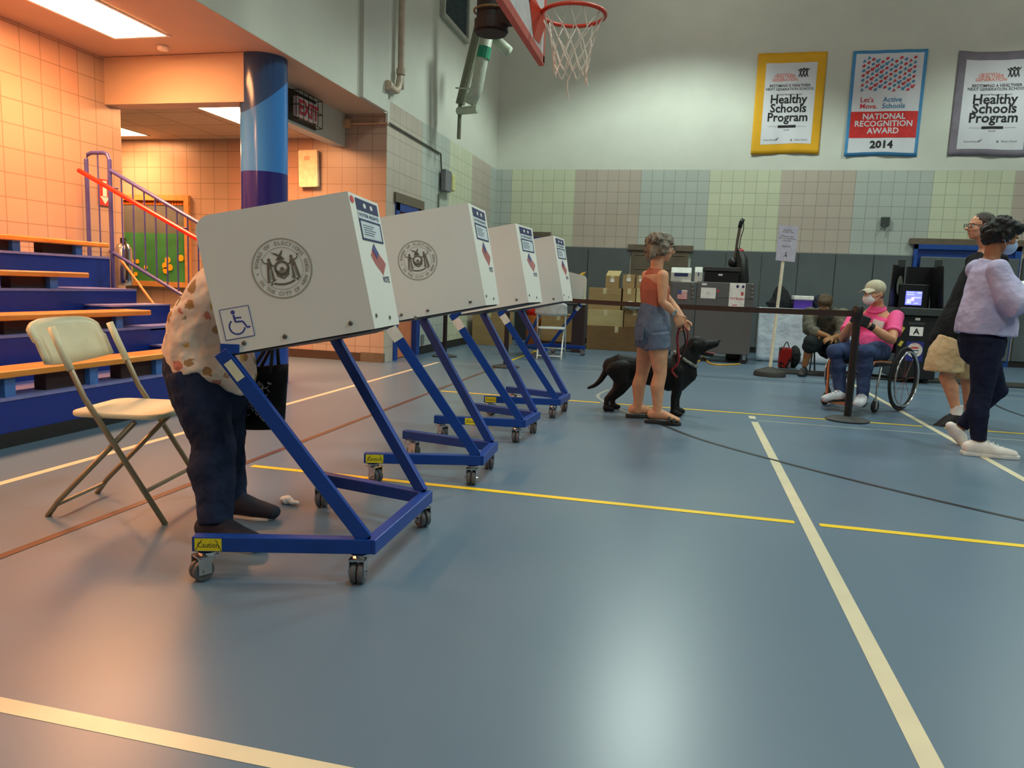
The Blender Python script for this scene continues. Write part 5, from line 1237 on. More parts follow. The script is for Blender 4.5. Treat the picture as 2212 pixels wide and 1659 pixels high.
# ---- seated person by the wall
def seated():
    Y = 10.7; J = lambda x, y, Yy=Y: at(x, y, Yy); f, l, u = bodyframe((-.25, -.97, 0)); r = -l
    t = thing('person', 'seated person with brown hair in camouflage shirt and dark shorts, leaning over their lap', 'person', (J(1790, 760).x, Y, 0))
    sk = skin('skin_brown2', (150, 104, 66))
    hip = J(1795, 738, 10.95); ch = J(1788, 700, 10.75); sh = J(1785, 680, 10.6); nb = J(1783, 672, 10.5); hc = J(1782, 657, 10.42)
    hf, hl, hu = bodyframe((-.2, -.75, -.62))
    b = MB(); head(b, hc, hf, hl, hu, 1.05); b.loft([sh, nb, hc], [.07, .06, .06], r, 12, dome=True); b.loft([hip, ch, sh], [(.19, .15), (.19, .14), (.17, .11)], r, 16, dome=True)
    rs, ls = sh + r * .2, sh + l * .2; re, rw = J(1748, 713, 10.4), J(1788, 726, 10.25); le, lw = J(1818, 722, 10.4), J(1800, 730, 10.2)
    for s_, e_, w_ in ((rs, re, rw), (ls, le, lw)): limb(b, [s_, s_.lerp(e_, .5), e_, e_.lerp(w_, .35), w_], [.06, .055, .045, .046, .03])
    hand(b, rw, (.8, -.3, -.3), (0, .5, -.8), (.3, -.8, .3), 30); hand(b, lw, (-.8, -.3, -.2), (0, .5, -.8), (-.3, -.8, .3), 30)
    rk, ra = J(1752, 738, 10.35), J(1737, 792, 10.45); lk, la = J(1806, 750, 10.3), J(1800, 796, 10.5)
    rh, lh = hip + r * .1, hip + l * .1; leg(b, rh, rk, ra, 1.05, f=f); leg(b, lh, lk, la, 1.05, f=f); b.build('body', sk, t, remesh=.01, soft=2)
    eyes(t, hc, hf, hl, hu, 1.05)
    cloth('camo', (62, 66, 58), (118, 112, 98), 9)
    b = MB(); b.loft([hip, ch, sh, nb], [(.23, .19), (.23, .18), (.20, .14), (.10, .09)], r, 18, dome=True)
    for s_, e_, w_ in ((rs, re, rw), (ls, le, lw)): b.loft([s_, s_.lerp(e_, .5), e_, e_.lerp(w_, .3)], [.10, .095, .085, .075], _side(s_, e_), 12, dome=True)
    b.build('camouflage_shirt', 'camo', t, remesh=.011, soft=2, disp=(.02, .08))
    cloth('short_dark', (30, 36, 38), (44, 50, 52), 6)
    b = MB(); b.loft([rh, rk + (ra - rk) * .18], [.13, .10], r, 14, dome=True); b.loft([lh, lk + (la - lk) * .18], [.13, .10], r, 14, dome=True); b.ball(rk, .1); b.ball(lk, .1); b.loft([hip - V((0, 0, .08)), hip + V((0, 0, .05))], [(.19, .17), (.19, .17)], r, 14, dome=True)
    b.build('shorts', 'short_dark', t, remesh=.011, soft=2)
    for a, d in ((ra, (-.3, -1, 0)), (la, (0, -1, 0))): b = MB(); foot(b, a, d, .28, .014, .0); b.build('sneaker', 'sneaker_black', t, remesh=.009, soft=1)
    g = lambda a, b_, c_: hc + (hf * a + hl * b_ + hu * c_) * 1.05; M = Matrix((hf, hl, hu)).transposed()
    hair_mat('hair_brown', (62, 46, 30), (104, 82, 56)); b = MB(); b.ball(g(-.02, 0, .03), (.105, .095, .10), M, 16); b.ball(g(.01, 0, .06), (.085, .08, .06), M, 14); b.build('hair', 'hair_brown', t, remesh=.01, soft=1, disp=(.02, .04))
    c = thing('folding_chair', 'dark folding chair under the seated person in the camouflage shirt', 'chair', (hip.x, hip.y, 0), math.atan2(f.y, f.x))
    for s_ in (-1, 1):
        for p0, p1 in ((V((.25, s_ * .22, 0)), V((-.22, s_ * .22, .80))), (V((-.25, s_ * .2, 0)), V((.16, s_ * .2, .44)))): b = MB(); b.tube([p0, p1], .012, 8); b.build('leg', 'dark_metal', c, local=True)
    b = MB(); b.bx((-.18, -.21, .43), (.22, .21, .455)); b.build('seat', 'pouch_black', c, local=True, bevel=.008)
    b = MB(); b.box((-.22, 0, .72), (.02, .44, .18)); b.build('backrest', 'pouch_black', c, local=True, bevel=.008)
seated()
# ---- voter bent into the nearest booth
def voter():
    J = lambda x, y, Y: at(x, y, Y); f, l, u = bodyframe((1, .08, 0)); r = -l
    t = thing('person', 'person in floral shirt and dark jeans bent into the nearest booth, upper body hidden', 'person', (J(470, 1120, 2.6).x, 2.6, 0))
    sk = skin('skin_voter', (196, 132, 96))
    Yc = 2.62
    hip = J(448, 800, Yc); wa = J(455, 715, Yc); ch = J(505, 620, Yc); sh = J(560, 570, Yc); nb = J(600, 555, Yc); hc = J(665, 545, Yc)
    hf, hl, hu = bodyframe((.55, 0, -.83), (.8, 0, .5))
    b = MB(); head(b, hc, hf, hl, hu, .97); b.loft([sh, nb, hc], [.06, .052, .055], (0, 1, 0), 12, dome=True)
    b.loft([hip, wa, ch, sh], [(.17, .15), (.14, .125), (.15, .12), (.14, .10)], r, 18, dome=True)
    rn, lf = hip + r * .09, hip - r * .09
    k1, a1 = J(462, 965, 2.49), J(466, 1128, 2.42); k2, a2 = J(486, 960, 2.74), J(498, 1092, 2.74)
    leg(b, rn, k1, a1, 1.0, f=f); leg(b, lf, k2, a2, 1.0, f=f)
    foot(b, a1, (.95, -.1, 0), .24, -.004, .01); foot(b, a2, (1, .05, 0), .24, -.004, .01)
    arms = []
    for s_, e_, w_ in ((sh + r * .16, J(560, 690, 2.44), J(640, 700, 2.46)), (sh - r * .16, J(575, 640, 2.80), J(594, 690, 2.82))):
        limb(b, [s_, s_.lerp(e_, .5), e_, e_.lerp(w_, .35), w_], [.048, .044, .036, .037, .025]); arms.append((s_, e_, w_))
    hand(b, arms[0][2], (1, .1, -.05), (0, .2, -1), (.2, 1, 0), 40, .95); hand(b, arms[1][2], (.05, 0, -1), (1, 0, 0), (0, -1, 0), 70, .95)
    b.build('body', sk, t, remesh=.0062, soft=3); eyes(t, hc, hf, hl, hu, .97)
    hair_mat('hair_dark', (30, 24, 22), (70, 58, 48)); M = Matrix((hf, hl, hu)).transposed(); b = MB(); b.ball(hc - hf * .02 + hu * .03, (.105, .09, .095), M, 16); b.build('hair', 'hair_dark', t, smooth=True, disp=(.01, .03))
    g = N('floral_shirt', .85, 0, .2); v0 = g.obj(); v = g.n('ShaderNodeMix', {}, data_type='VECTOR', blend_type='MIX').outputs[1] if False else v0; base = g.ramp(g.noise(v, 5, 3), ((.35, (204, 190, 176)), (.65, (224, 212, 198))))
    vo = g.n('ShaderNodeTexVoronoi', {'Vector': v, 'Scale': 17.0, 'Randomness': 1.0}); d_ = vo.outputs['Distance']
    c1 = g.ramp(g.n('ShaderNodeSeparateXYZ', {0: vo.outputs['Color']}).outputs[0], ((0, (160, 128, 90)), (.25, (186, 124, 108)), (.4, (214, 200, 186)), (.6, (126, 124, 104)), (.7, (196, 160, 90)), (.8, (214, 200, 186))), 'CONSTANT')
    m_ = g.math('LESS_THAN', g.math('ADD', d_, g.math('MULTIPLY', g.noise(v, 30, 4, .8), .75)), .74)
    g.base(g.mix(m_, base, c1)); g.bump(g.noise(v, 6, 3), .6, .05); MATS['floral_shirt'] = g.m
    b = MB()
    b.loft([J(466, 800, Yc), J(448, 752, Yc), J(456, 700, Yc), J(484, 640, Yc), J(525, 600, Yc), J(575, 562, Yc), J(600, 552, Yc)], [(.20, .145), (.20, .150), (.19, .145), (.18, .122), (.175, .115), (.16, .105), (.08, .07)], r, 22)
    b.loft([J(478, 780, Yc), J(505, 810, Yc), J(528, 846, Yc)], [(.19, .12), (.16, .07), (.08, .018)], r, 16, dome=True)
    for s_, e_, w_ in arms: b.loft([s_, s_.lerp(e_, .5), e_, e_.lerp(w_, .6)], [.075, .07, .06, .05], _side(s_, e_), 14, dome=True)
    b.build('floral_shirt', 'floral_shirt', t, remesh=.007, soft=3, disp=(.022, .07))
    denim('jeans_navy', (20, 28, 50), (40, 52, 82))
    b = MB(); b.loft([J(446, 748, Yc), J(450, 800, Yc), J(455, 850, Yc)], [(.175, .145), (.185, .165), (.165, .14)], r, 18, dome=True)
    leg(b, rn, k1, a1 + V((0, 0, .0)), 1.04, .022, f=f); leg(b, lf, k2, a2, 1.04, .022, f=f)
    for k_, a_ in ((k1, a1), (k2, a2)): b.ball(k_, .084); b.loft([k_, k_.lerp(a_, .6), a_ - V((0, 0, .005))], [.084, .075, .064], r, 14)
    b.build('jeans', 'jeans_navy', t, remesh=.007, soft=2, disp=(.014, .06))
    P('shoe_navy', (26, 28, 46), .8)
    for a, d in ((a1, (.95, -.1, 0)), (a2, (1, .05, 0))):
        b = MB(); foot(b, a, d, .275, .008, .008); so = b.build('slip_on_shoe', 'shoe_navy', t, remesh=.005, soft=2)
        b = MB(); b.prism([(-.085, -.033), (.04, -.038), (.14, -.047), (.19, -.033), (.205, 0), (.19, .033), (.14, .047), (.04, .038), (-.085, .033)], frame((a.x, a.y, 0), d, z=(0, 0, 1)), .014); b.build('sole', 'sole_white', so, bevel=.004)
    # tote bag in the far hand
    Yt = 2.86; w_ = arms[1][2]
    tb_ = thing('tote_bag', 'black tote bag with grey lettering hanging from the hidden voter\'s far hand', 'bag', (w_.x, Yt, .45))
    c0, c1_, c2, c3 = J(522, 796, Yt), J(622, 786, Yt), J(612, 920, Yt), J(520, 920, Yt)
    def bag(a, c_):
        th = 2 * math.pi * a; U = (math.cos(th) * .5 + .5); top = c0.lerp(c1_, U); bot = c3.lerp(c2, U); p = bot.lerp(top, c_)
        return p + V((0, math.sin(th) * (.055 - .02 * c_) * (1 if c_ > .03 else .6), -.012 if c_ < .03 else 0))
    b = MB(); b.grid(bag, 24, 8, True)
    g = N('tote_cloth', .8, 0, .2); g.base(g.ramp(g.noise(g.obj(), 12, 3), ((.4, (16, 16, 18)), (.62, (34, 34, 38))))); MATS['tote_cloth'] = g.m
    bo = b.build('bag_body', 'tote_cloth', tb_, smooth=True, solid=.004)
    b = MB(); b._add([bag(i / 24, 0.0) + V((0, 0, .003)) for i in range(24)], [tuple(range(24))]); b.build('bag_bottom', 'tote_cloth', tb_)
    for s_ in (-1, 1):
        p0 = c0.lerp(c1_, .25) + V((0, s_ * .035, -.03)); p1 = c0.lerp(c1_, .72) + V((0, s_ * .035, -.03)); tp = w_ + V((0, s_ * .012, -.075))
        b = MB(); b.tube(curve_pts([p0, p0.lerp(tp, .6), tp, p1.lerp(tp, .6), p1], 5), .008, 8); b.build('strap', 'rubber_black', tb_)
    A = Art(); random.seed(11)
    for i, tx_ in enumerate(('PARK', 'SLOPE', 'FOOD', 'MARKET')): A.text(tx_, .0, .052 - i * .040, .042, .02, rot=rad(-38))
    for i in range(34): x = random.uniform(-.06, .06); y = random.uniform(-.085, .075); A.line((x, y), (x + random.uniform(.008, .02), y - random.uniform(-.012, .016)), .004)
    ce = (c0 + c1_ + c2 + c3) / 4; fm = frame(ce + V((0, -.052, 0)), (1, 0, 0), (0, 0, 1)); b = MB(); b.art(A, fm, .009); b.build('lettering', P('print_grey', (178, 178, 184), .7), bo)
voter()
# ------------------------------------------------------------------ banners on the back wall
P('banner_gold', (226, 168, 24), .7, var=.04, scale=3); P('banner_white', (214, 214, 220), .7, var=.02, scale=2); P('banner_blue', (70, 140, 190), .7); P('banner_grey', (128, 120, 132), .8, var=.08, scale=4)
P('banner_red', (204, 40, 36), .7); P('ink_black', (22, 22, 24), .7); P('ink_orange', (232, 120, 96), .7); P('ink_blue', (70, 130, 170), .7); P('ink_red', (200, 50, 60), .7); P('ink_grey', (130, 130, 130), .7)
def banner(name, label, quad, back, inner, arts, seed, sagt=0.0):
    A_, B_, C_, D_ = [at(q[0], q[1], YB - .03) for q in quad]      # top left, top right, bottom right, bottom left
    z1 = (A_.z + B_.z) / 2; z0 = (C_.z + D_.z) / 2; x0 = (A_.x + D_.x) / 2; x1 = (B_.x + C_.x) / 2; W = x1 - x0; H_ = z1 - z0
    t = thing(name, label, 'banner', ((x0 + x1) / 2, YB, z0))
    def f(u, v, e=0.0):
        y = YB - .022 - .010 * math.sin(u * 9 + seed) * (1 - v * .6) - .006 * math.sin(u * 21 + v * 3 + seed)
        z = z0 + H_ * v - sagt * 4 * u * (1 - u) * v - (.0 if v > .1 else .01 * math.sin(u * 6 + seed))
        return V((x0 + W * u, y - e, z))
    b = MB(); b.grid(lambda u, v: f(u, v), 36, 20); cl = b.build('cloth', back, t, solid=.003, smooth=True, fix=False)
    if inner:
        u0, v0, u1, v1 = inner
        b = MB(); b.grid(lambda u, v: f(u0 + (u1 - u0) * u, v0 + (v1 - v0) * v, .004), 30, 18); b.build('printed_panel', 'banner_white', cl, smooth=True, fix=False)
    for i, (n_, m_, A) in enumerate(arts(W, H_)):
        b = MB(); b.art(A, None, 0, lambda x, y: f(x / W, y / H_, .0072 + .0010 * i)); b.build(n_, m_, cl, fix=False)
    return t
def healthy(W, H):
    out = []; cx = W * .50
    A = Art(); s = W * .178
    for i, w_ in enumerate(('Healthy', 'Schools', 'Program')): A.text(w_, cx, H * (.505 - .089 * i), s, .022, sx=.96)
    A.rect(cx - W * .13, H * .262, cx + W * .13, H * .288, 8)
    A.text('BECOMING A HEALTHIER', cx, H * .665, W * .052, .012); A.text('NEXT GENERATION SCHOOL', cx, H * .632, W * .052, .012); A.text('National Recognition Award', cx, H * .585, W * .032, .004)
    out.append(('lettering', 'ink_black', A))
    A = Art(); A.text('ALLIANCE FOR A', cx - W * .10, H * .785, W * .030, .005); A.text('HEALTHIER', cx - W * .08, H * .755, W * .060, .01); A.text('GENERATION', cx - W * .08, H * .722, W * .060, .01); out.append(('heading', 'ink_orange', A))
    A = Art(); c = (W * .68, H * .80)
    for i in range(3): x = c[0] + (i - 1) * W * .045; A.disc(x, c[1] + W * .05 + (i % 2) * .01, W * .013); A.path(((x - W * .035, c[1] + W * .05), (x, c[1] + W * .015), (x + W * .035, c[1] + W * .06)), W * .012); A.path(((x - W * .02, c[1] - W * .06), (x, c[1]), (x + W * .02, c[1] - W * .06)), W * .013); A.line((x, c[1] + W * .02), (x, c[1] - W * .01), W * .02)
    out.append(('figures', 'ink_black', A))
    A = Art(); A.line((W * .25, H * .69), (W * .75, H * .69), .004); A.line((W * .22, H * .275), (W * .36, H * .275), .004); A.line((W * .64, H * .275), (W * .78, H * .275), .004)
    A.text('SILVER', cx, H * .235, W * .03, .004); A.text('Award Partner', W * .27, H * .135, W * .032, .004); A.text('Robert Wood', W * .72, H * .135, W * .032, .004); A.disc(W * .58, H * .14, W * .014); A.poly(((W * .34, H * .145), (W * .40, H * .17), (W * .37, H * .14)))
    out.append(('small_print', 'ink_grey', A)); return out
banner('wall_banner', 'gold-bordered white banner lettered Healthy Schools Program, leftmost of the three', ((1640, 115), (1789, 111), (1768, 333), (1620, 332)), 'banner_gold', (.13, .10, .87, .90), healthy, 1.0)
def active(W, H):
    out = []; b_, w_ = .05 * W, .05 * W
    random.seed(21); R_, B_ = Art(), Art()
    for d in range(-9, 10):
        tgt = R_ if d % 2 else B_
        for k_ in range(0, 16):
            x = W * (.10 + .062 * k_); y = H * (.60 + .031 * k_ + d * .045)
            if not (W * .10 < x < W * .88 and H * .62 < y < H * .935): continue
            s_ = W * .026
            q = random.random()
            if q < .4: tgt.disc(x, y, s_, s_ * .7, 8, .6)
            elif q < .7: tgt.line((x - s_, y - s_ * .8), (x + s_, y + s_ * .8), s_ * .9); tgt.line((x - s_, y + s_ * .5), (x + s_ * .4, y - s_), s_ * .6)
            else: tgt.poly(((x - s_, y - s_), (x + s_, y - s_ * .3), (x, y + s_)))
    A = Art(); A.rect(.045 * W, H * .175, .955 * W, H * .425, 40); R_.text("Let's", W * .16, H * .515, W * .10, .012, 'l'); R_.text('Move.', W * .16, H * .455, W * .10, .012, 'l')
    B_.text('Active', W * .46, H * .515, W * .10, .012, 'l'); B_.text('Schools', W * .46, H * .455, W * .10, .012, 'l')
    out += [('red_band', 'banner_red', A), ('red_print', 'ink_red', R_), ('blue_print', 'ink_blue', B_)]
    A = Art()
    for i, t_ in enumerate(('NATIONAL', 'RECOGNITION', 'AWARD')): A.text(t_, W * .5, H * (.352 - .068 * i), W * .115, .02)
    out.append(('white_lettering', 'banner_white', A)); A = Art(); A.text('2014', W * .5, H * .075, W * .155, .03); out.append(('year', 'ink_black', A)); return out
banner('wall_banner', 'blue-edged banner with red band reading National Recognition Award 2014', ((1845, 108), (2006, 107), (1981, 338), (1822, 336)), 'banner_blue', (.045, .035, .955, .97), active, 2.0)
banner('wall_banner', 'grey-bordered white Healthy Schools Program banner, sagging, cut by the right edge', ((2070, 108), (2252, 104), (2232, 336), (2050, 338)), 'banner_grey', (.10, .065, .90, .92), healthy, 3.2, .04)
# ------------------------------------------------------------------ boxes and equipment
def card_mat(name, c):
    g = N(name, .85, 0, .2); v = g.n('ShaderNodeMapping', {'Vector': g.obj(), 'Scale': (1, 1, 14)}).outputs[0]
    g.base(g.ramp(g.noise(v, 3, 3), ((.3, tuple(int(x * .93) for x in c)), (.7, tuple(min(255, int(x * 1.05)) for x in c))))); MATS[name] = g.m
card_mat('cardboard', (168, 138, 96)); card_mat('cardboard_light', (192, 170, 122)); card_mat('cardboard_dark', (128, 98, 66)); P('tape_tan', (206, 190, 150), .3)
def pbox(px0, px1, pyt, pyb, Yf, depth, label, m='cardboard', z0=None, group=None, lab=None, name='cardboard_box', cat='box'):
    a = at(px0, (pyt + pyb) / 2, Yf); c = at(px1, (pyt + pyb) / 2, Yf); zt = at((px0 + px1) / 2, pyt, Yf).z; zb = at((px0 + px1) / 2, pyb, Yf).z if z0 is None else z0
    x0, x1 = a.x, c.x; t = thing(name, label, cat, ((x0 + x1) / 2, Yf + depth / 2, zb), 0, group)
    b = MB(); b.bx((x0, Yf, zb), (x1, Yf + depth, zt)); b.build('carton', m, t, bevel=.004)
    xm = (x0 + x1) / 2; b = MB(); b.bx((xm - .03, Yf - .002, zt - .10), (xm + .03, Yf, zt + .001)); b.bx((xm - .03, Yf, zt), (xm + .03, Yf + depth, zt + .002)); b.build('tape', 'tape_tan', t)
    if lab: b = MB(); xm = x0 + (x1 - x0) * .5; zz = zb + (zt - zb) * .62; b.bx((xm - lab, Yf - .004, zz - lab * .8), (xm + lab, Yf - .002, zz + lab * .8)); b.build('label', 'print_white', t)
    return t, x0, x1, zb, zt
YBX = 12.75
gr = 'cardboard boxes piled against the padded wall'
_, _, _, _, za = pbox(1267, 1395, 706, 756, YBX, .55, 'wide dark cardboard box on the floor, bottom of the pile behind the woman', 'cardboard_dark', 0.0, gr)
_, _, _, _, zb_ = pbox(1269, 1346, 669, 706, YBX + .02, .5, 'light cardboard box, second level, left side of the pile', 'cardboard_light', za + .003, gr)
_, _, _, _, zc = pbox(1348, 1393, 669, 706, YBX + .02, .5, 'brown cardboard box, second level, right side of the pile behind the woman', 'cardboard', za + .003, gr)
_, _, _, _, zd = pbox(1271, 1341, 622, 669, YBX + .05, .45, 'tan cardboard box, third level, left side of the pile, under the smallest open carton', 'cardboard', zb_ + .003, gr)
_, _, _, _, ze = pbox(1345, 1372, 623, 669, YBX + .05, .3, 'narrow cardboard carton, third level, directly right of the tan box', 'cardboard', zc + .003, gr)
_, _, _, _, zg = pbox(1374, 1393, 623, 669, YBX + .05, .3, 'narrow cardboard carton, third level, partly behind the woman', 'cardboard_light', zc + .003, gr)
tt, x0, x1, z0_, z1_ = pbox(1308, 1337, 596, 622, YBX + .08, .26, 'small open carton with raised flaps on top of the pile, white label', 'cardboard', zd + .003, gr, .035)
b = MB(); b.grid(lambda u, v: V((x0 + (x1 - x0) * u + .03 * v, YBX + .08 + .1 * v, z1_ + .09 * v)), 2, 2); b.build('flap', 'cardboard_light', tt, solid=.004)
pbox(1345, 1371, 593, 623, YBX + .08, .24, 'small carton with white label on top of the pile, beside the open one', 'cardboard', ze + .003, gr, .035)
pbox(1375, 1393, 595, 623, YBX + .08, .24, 'small carton with white label on top of the pile, nearest the woman', 'cardboard', zg + .003, gr, .03)
p = at(1367, 655, YBX - .12)
b = MB(); b.ball((p.x, YBX - .0, zc + .06), (.17, .12, .06), n=16); b.ball((p.x - .04, YBX - .02, zc + .09), (.1, .08, .05), n=12)
tag(b.build('plastic_bag', P('bag_white', (206, 212, 208), .4), remesh=.02, soft=1, disp=(.05, .06), loc=(p.x, YBX, zc)), 'crumpled white plastic bag lying on the pile of cardboard boxes', 'bag')
pbox(1020, 1093, 672, 745, 12.35, .5, 'cardboard box on the floor behind the legs of the second and third booths', 'cardboard', 0, None)
_, x0, x1, _, _ = pbox(1168, 1243, 679, 735, 12.5, .45, 'big cardboard box on a dark dolly behind the pale folding chair', 'cardboard', .12, None)
b = MB(); b.bx((x0 - .05, 12.45, .05), (x1 + .08, 12.98, .115)); d_ = thing('dolly', 'low dark dolly carrying the big cardboard box behind the folding chair', 'dolly', ((x0 + x1) / 2, 12.7, 0)); b.build('platform', 'recess_dark', d_)
for xx in (x0, x1):
    for yy in (12.52, 12.9): b = MB(); b.lathe([(.012, -.012), (.025, -.012), (.025, .012), (.012, .012)], (xx, yy, .025), Matrix.Rotation(rad(90), 3, 'X'), 14); b.build('wheel', 'rubber_black', d_)
bn = thing('orange_bin', 'orange bin topped with bright red cloth left of the pale folding chair', 'bin', (at(1157, 700, 12.6).x, 12.7, 0))
a = at(1141, 715, 12.6); c = at(1163, 682, 12.6)
b = MB(); b.lathe([(.12, 0), (.135, .02), (.155, c.z)], ((a.x + c.x) / 2, 12.72, 0), n=20); b.build('bucket', P('bin_orange', (190, 104, 36), .6), bn, auto=True)
b = MB(); b.ball(((a.x + c.x) / 2, 12.72, c.z + .07), (.15, .13, .10)); b.build('red_cloth', P('cloth_red', (204, 24, 16), .8), bn, remesh=.015, soft=1, disp=(.05, .05))
a = at(1244, 592, 11.9); c = at(1262, 650, 11.9)
pb_ = thing('carton', 'white carton with a red oval and a yellow flap beside the farthest booth', 'box', ((a.x + c.x) / 2, 12.0, 0))
b = MB(); b.bx((a.x, 11.9, .78), (c.x, 12.1, at(1255, 602, 11.9).z)); b.build('carton_body', P('carton_cream', (214, 206, 178), .6), pb_, bevel=.004)
A = Art(); A.disc(0, 0, .05, .13); b = MB(); b.art(A, frame((a.x + .045, 11.9, 1.05), (1, 0, 0), (0, 0, 1)), .002); b.build('oval_mark', 'banner_red', pb_)
b = MB(); q = at(1250, 600, 11.9); b._add([V((a.x, 11.95, q.z)), V((a.x + .08, 11.95, q.z)), V((c.x, 11.95, q.z + .10)), V((a.x + .08, 11.99, q.z + .08))], ((0, 1, 2, 3),)); b.build('flap', P('flap_yellow', (222, 176, 50), .6), pb_, solid=.006)
b = MB(); b.bx((a.x - .02, 11.88, 0), (c.x + .02, 12.14, .77)); b.build('stand', 'recess_dark', pb_)
# grey equipment cabinets
P('cab_grey', (92, 90, 90), .55, var=.03, scale=3); P('cab_dark', (50, 48, 48), .6)
YC = 11.6
def cab(px0, px1, pyt, label, depth=.6, zb=.14, Yc=YC):
    x0 = at(px0, 700, Yc).x; x1 = at(px1, 700, Yc).x; zt = at((px0 + px1) / 2, pyt, Yc).z
    t = thing('equipment_cabinet', label, 'cabinet', ((x0 + x1) / 2, Yc + depth / 2, 0))
    b = MB(); b.bx((x0, Yc, zb), (x1, Yc + depth, zt)); b.build('cabinet_body', 'cab_grey', t, bevel=.01)
    for xx in (x0 + .07, x1 - .07):
        for yy in (Yc + .06, Yc + depth - .06):
            b = MB(); b.box((xx, yy, .10), (.05, .06, .08)); cs = b.build('caster', 'chrome', t); b = MB(); b.lathe([(.02, -.018), (.06, -.018), (.06, .018), (.02, .018)], (xx, yy, .06), Matrix.Rotation(rad(90), 3, 'X'), 18); b.build('wheel', 'rubber_black', cs)
    return t, x0, x1, zt
def sheet(par, name, m, px0, py0, px1, py1, Y, e=.004, th=.002):
    a = at(px0, py1, Y); c = at(px1, py0, Y); b = MB(); b.bx((a.x, Y - e - th, a.z), (c.x, Y - e, c.z)); return b.build(name, m, par), a, c
ct, cx0, cx1, czt = cab(1500, 1624, 610, 'large grey wheeled equipment cabinet with papers taped on its front')
for zz in (.98,): b = MB(); b.bx((cx0 + .02, YC - .003, zz), (cx1 - .02, YC - .001, zz + .006)); b.build('lid_seam', 'cab_dark', ct)
s_, a, c = sheet(ct, 'taped_notice', 'print_white', 1513, 622, 1547, 644, YC)
A = Art(); A.line((-.03, .01), (.03, .012), .005); A.line((-.04, -.01), (.02, -.012), .004); b = MB(); b.art(A, frame(((a.x + c.x) / 2, YC - .0065, (a.z + c.z) / 2), (1, 0, 0), (0, 0, 1)), .001); b.build('handwriting', 'ink_grey', s_)
s_, a, c = sheet(ct, 'taped_poster', 'print_white', 1573, 612, 1611, 664, YC)
ce = ((a.x + c.x) / 2, YC - .0065, (a.z + c.z) / 2); w2, h2 = (c.x - a.x) / 2, (c.z - a.z) / 2
A = Art(); A.disc(-.0, h2 * .72, .022); A.disc(w2 * .7, h2 * .72, .02); b = MB(); b.art(A, frame(ce, (1, 0, 0), (0, 0, 1)), .001); b.build('poster_dots', 'navy_print', s_)
A = Art(); A.text('VOTE', -w2 * .4, -h2 * .34, .045, .02); A.text('HERE', w2 * .5, -h2 * .36, .04, .02); A.rect(w2 * .5, h2 * .0, w2 * .8, h2 * .28); A.line((-w2 * .5, -h2 * .8), (w2 * .1, -h2 * .78), .012)
b = MB(); b.art(A, frame(ce, (1, 0, 0), (0, 0, 1)), .001); b.build('poster_print', 'flag_red', s_)
sheet(ct, 'red_sticker', 'flag_red', 1549, 626, 1553, 632, YC)
sheet(ct, 'brand_plate', 'print_white', 1516, 612, 1527, 616, YC)
for px in (1493, 1622):
    for i in range(4): sheet(ct, 'hinge', 'chrome', px + 1, 613 + i * 9, px + 5, 617 + i * 9, YC, .001, .02)
c2t, _, _, cz2 = cab(1446, 1495, 609, 'smaller grey equipment cabinet with a flag sticker, half behind the woman', .55)
fsx = sheet(c2t, 'flag_sticker', 'print_white', 1463, 627, 1485, 646, YC)
a, c = fsx[1], fsx[2]; A = Art()
for i in range(6): z = (c.z - a.z) * i / 6.5; A.rect(0, z, c.x - a.x, z + (c.z - a.z) / 13)
b = MB(); b.art(A, frame((a.x, YC - .0065, a.z), (1, 0, 0), (0, 0, 1)), .001); b.build('flag_stripes', 'flag_red', fsx[0])
b = MB(); b.bx((a.x, YC - .009, a.z + (c.z - a.z) * .55), (a.x + (c.x - a.x) * .4, YC - .007, c.z)); b.build('flag_canton', 'flag_blue', fsx[0])
# black case, printers on the cabinets
x0 = at(1519, 600, YC + .08).x; x1 = at(1598, 600, YC + .08).x; zt = at(1560, 577, YC + .08).z
t = thing('black_case', 'open black equipment case on top of the large grey cabinet', 'case', ((x0 + x1) / 2, YC + .3, czt)); P('case_black', (20, 20, 22), .35)
b = MB(); b.bx((x0 + .02, YC + .06, czt + .002), (x1 - .02, YC + .5, czt + .16)); b.build('case_body', 'case_black', t, bevel=.008)
b = MB(); b.bx((x0, YC + .04, czt + .165), (x1, YC + .52, zt)); b.build('lid', 'cab_dark', t, bevel=.008)
b = MB(); b.bx((x0 + .22, YC + .055, czt + .10), (x0 + .28, YC + .06, czt + .125)); b.build('latch', 'print_white', t)
def printer(px0, px1, base, label):
    x0 = at(px0, 600, YC + .05).x; x1 = at(px1, 600, YC + .05).x; t = thing('label_printer', label, 'printer', ((x0 + x1) / 2, YC + .2, base)); P('printer_white', (188, 188, 180), .5)
    b = MB(); b.prism([(0, 0), (.34, 0), (.34, .22), (.08, .22), (0, .14)], frame((x0, YC + .04, base + .002), (0, 1, 0), (0, 0, 1)), (x1 - x0)); b.build('housing', 'printer_white', t, bevel=.006)
    b = MB(); b.bx((x0 + .05, YC + .035, base + .085), (x1 - .05, YC + .05, base + .135)); b.build('slot', 'navy_print', t)
printer(1449, 1493, cz2, 'white printer with dark slot on the smaller grey cabinet')
printer(1500, 1517, czt, 'second white printer, narrower, tucked beside the open black case')
p = at(1497, 607, YC + .02); b = MB(); b.box((p.x - .05, YC + .03, cz2 + .006), (.24, .05, .008)); tag(b.build('paper_stack', 'print_white', loc=p), 'loose white papers in front of the white printers on the cabinet', 'paper')
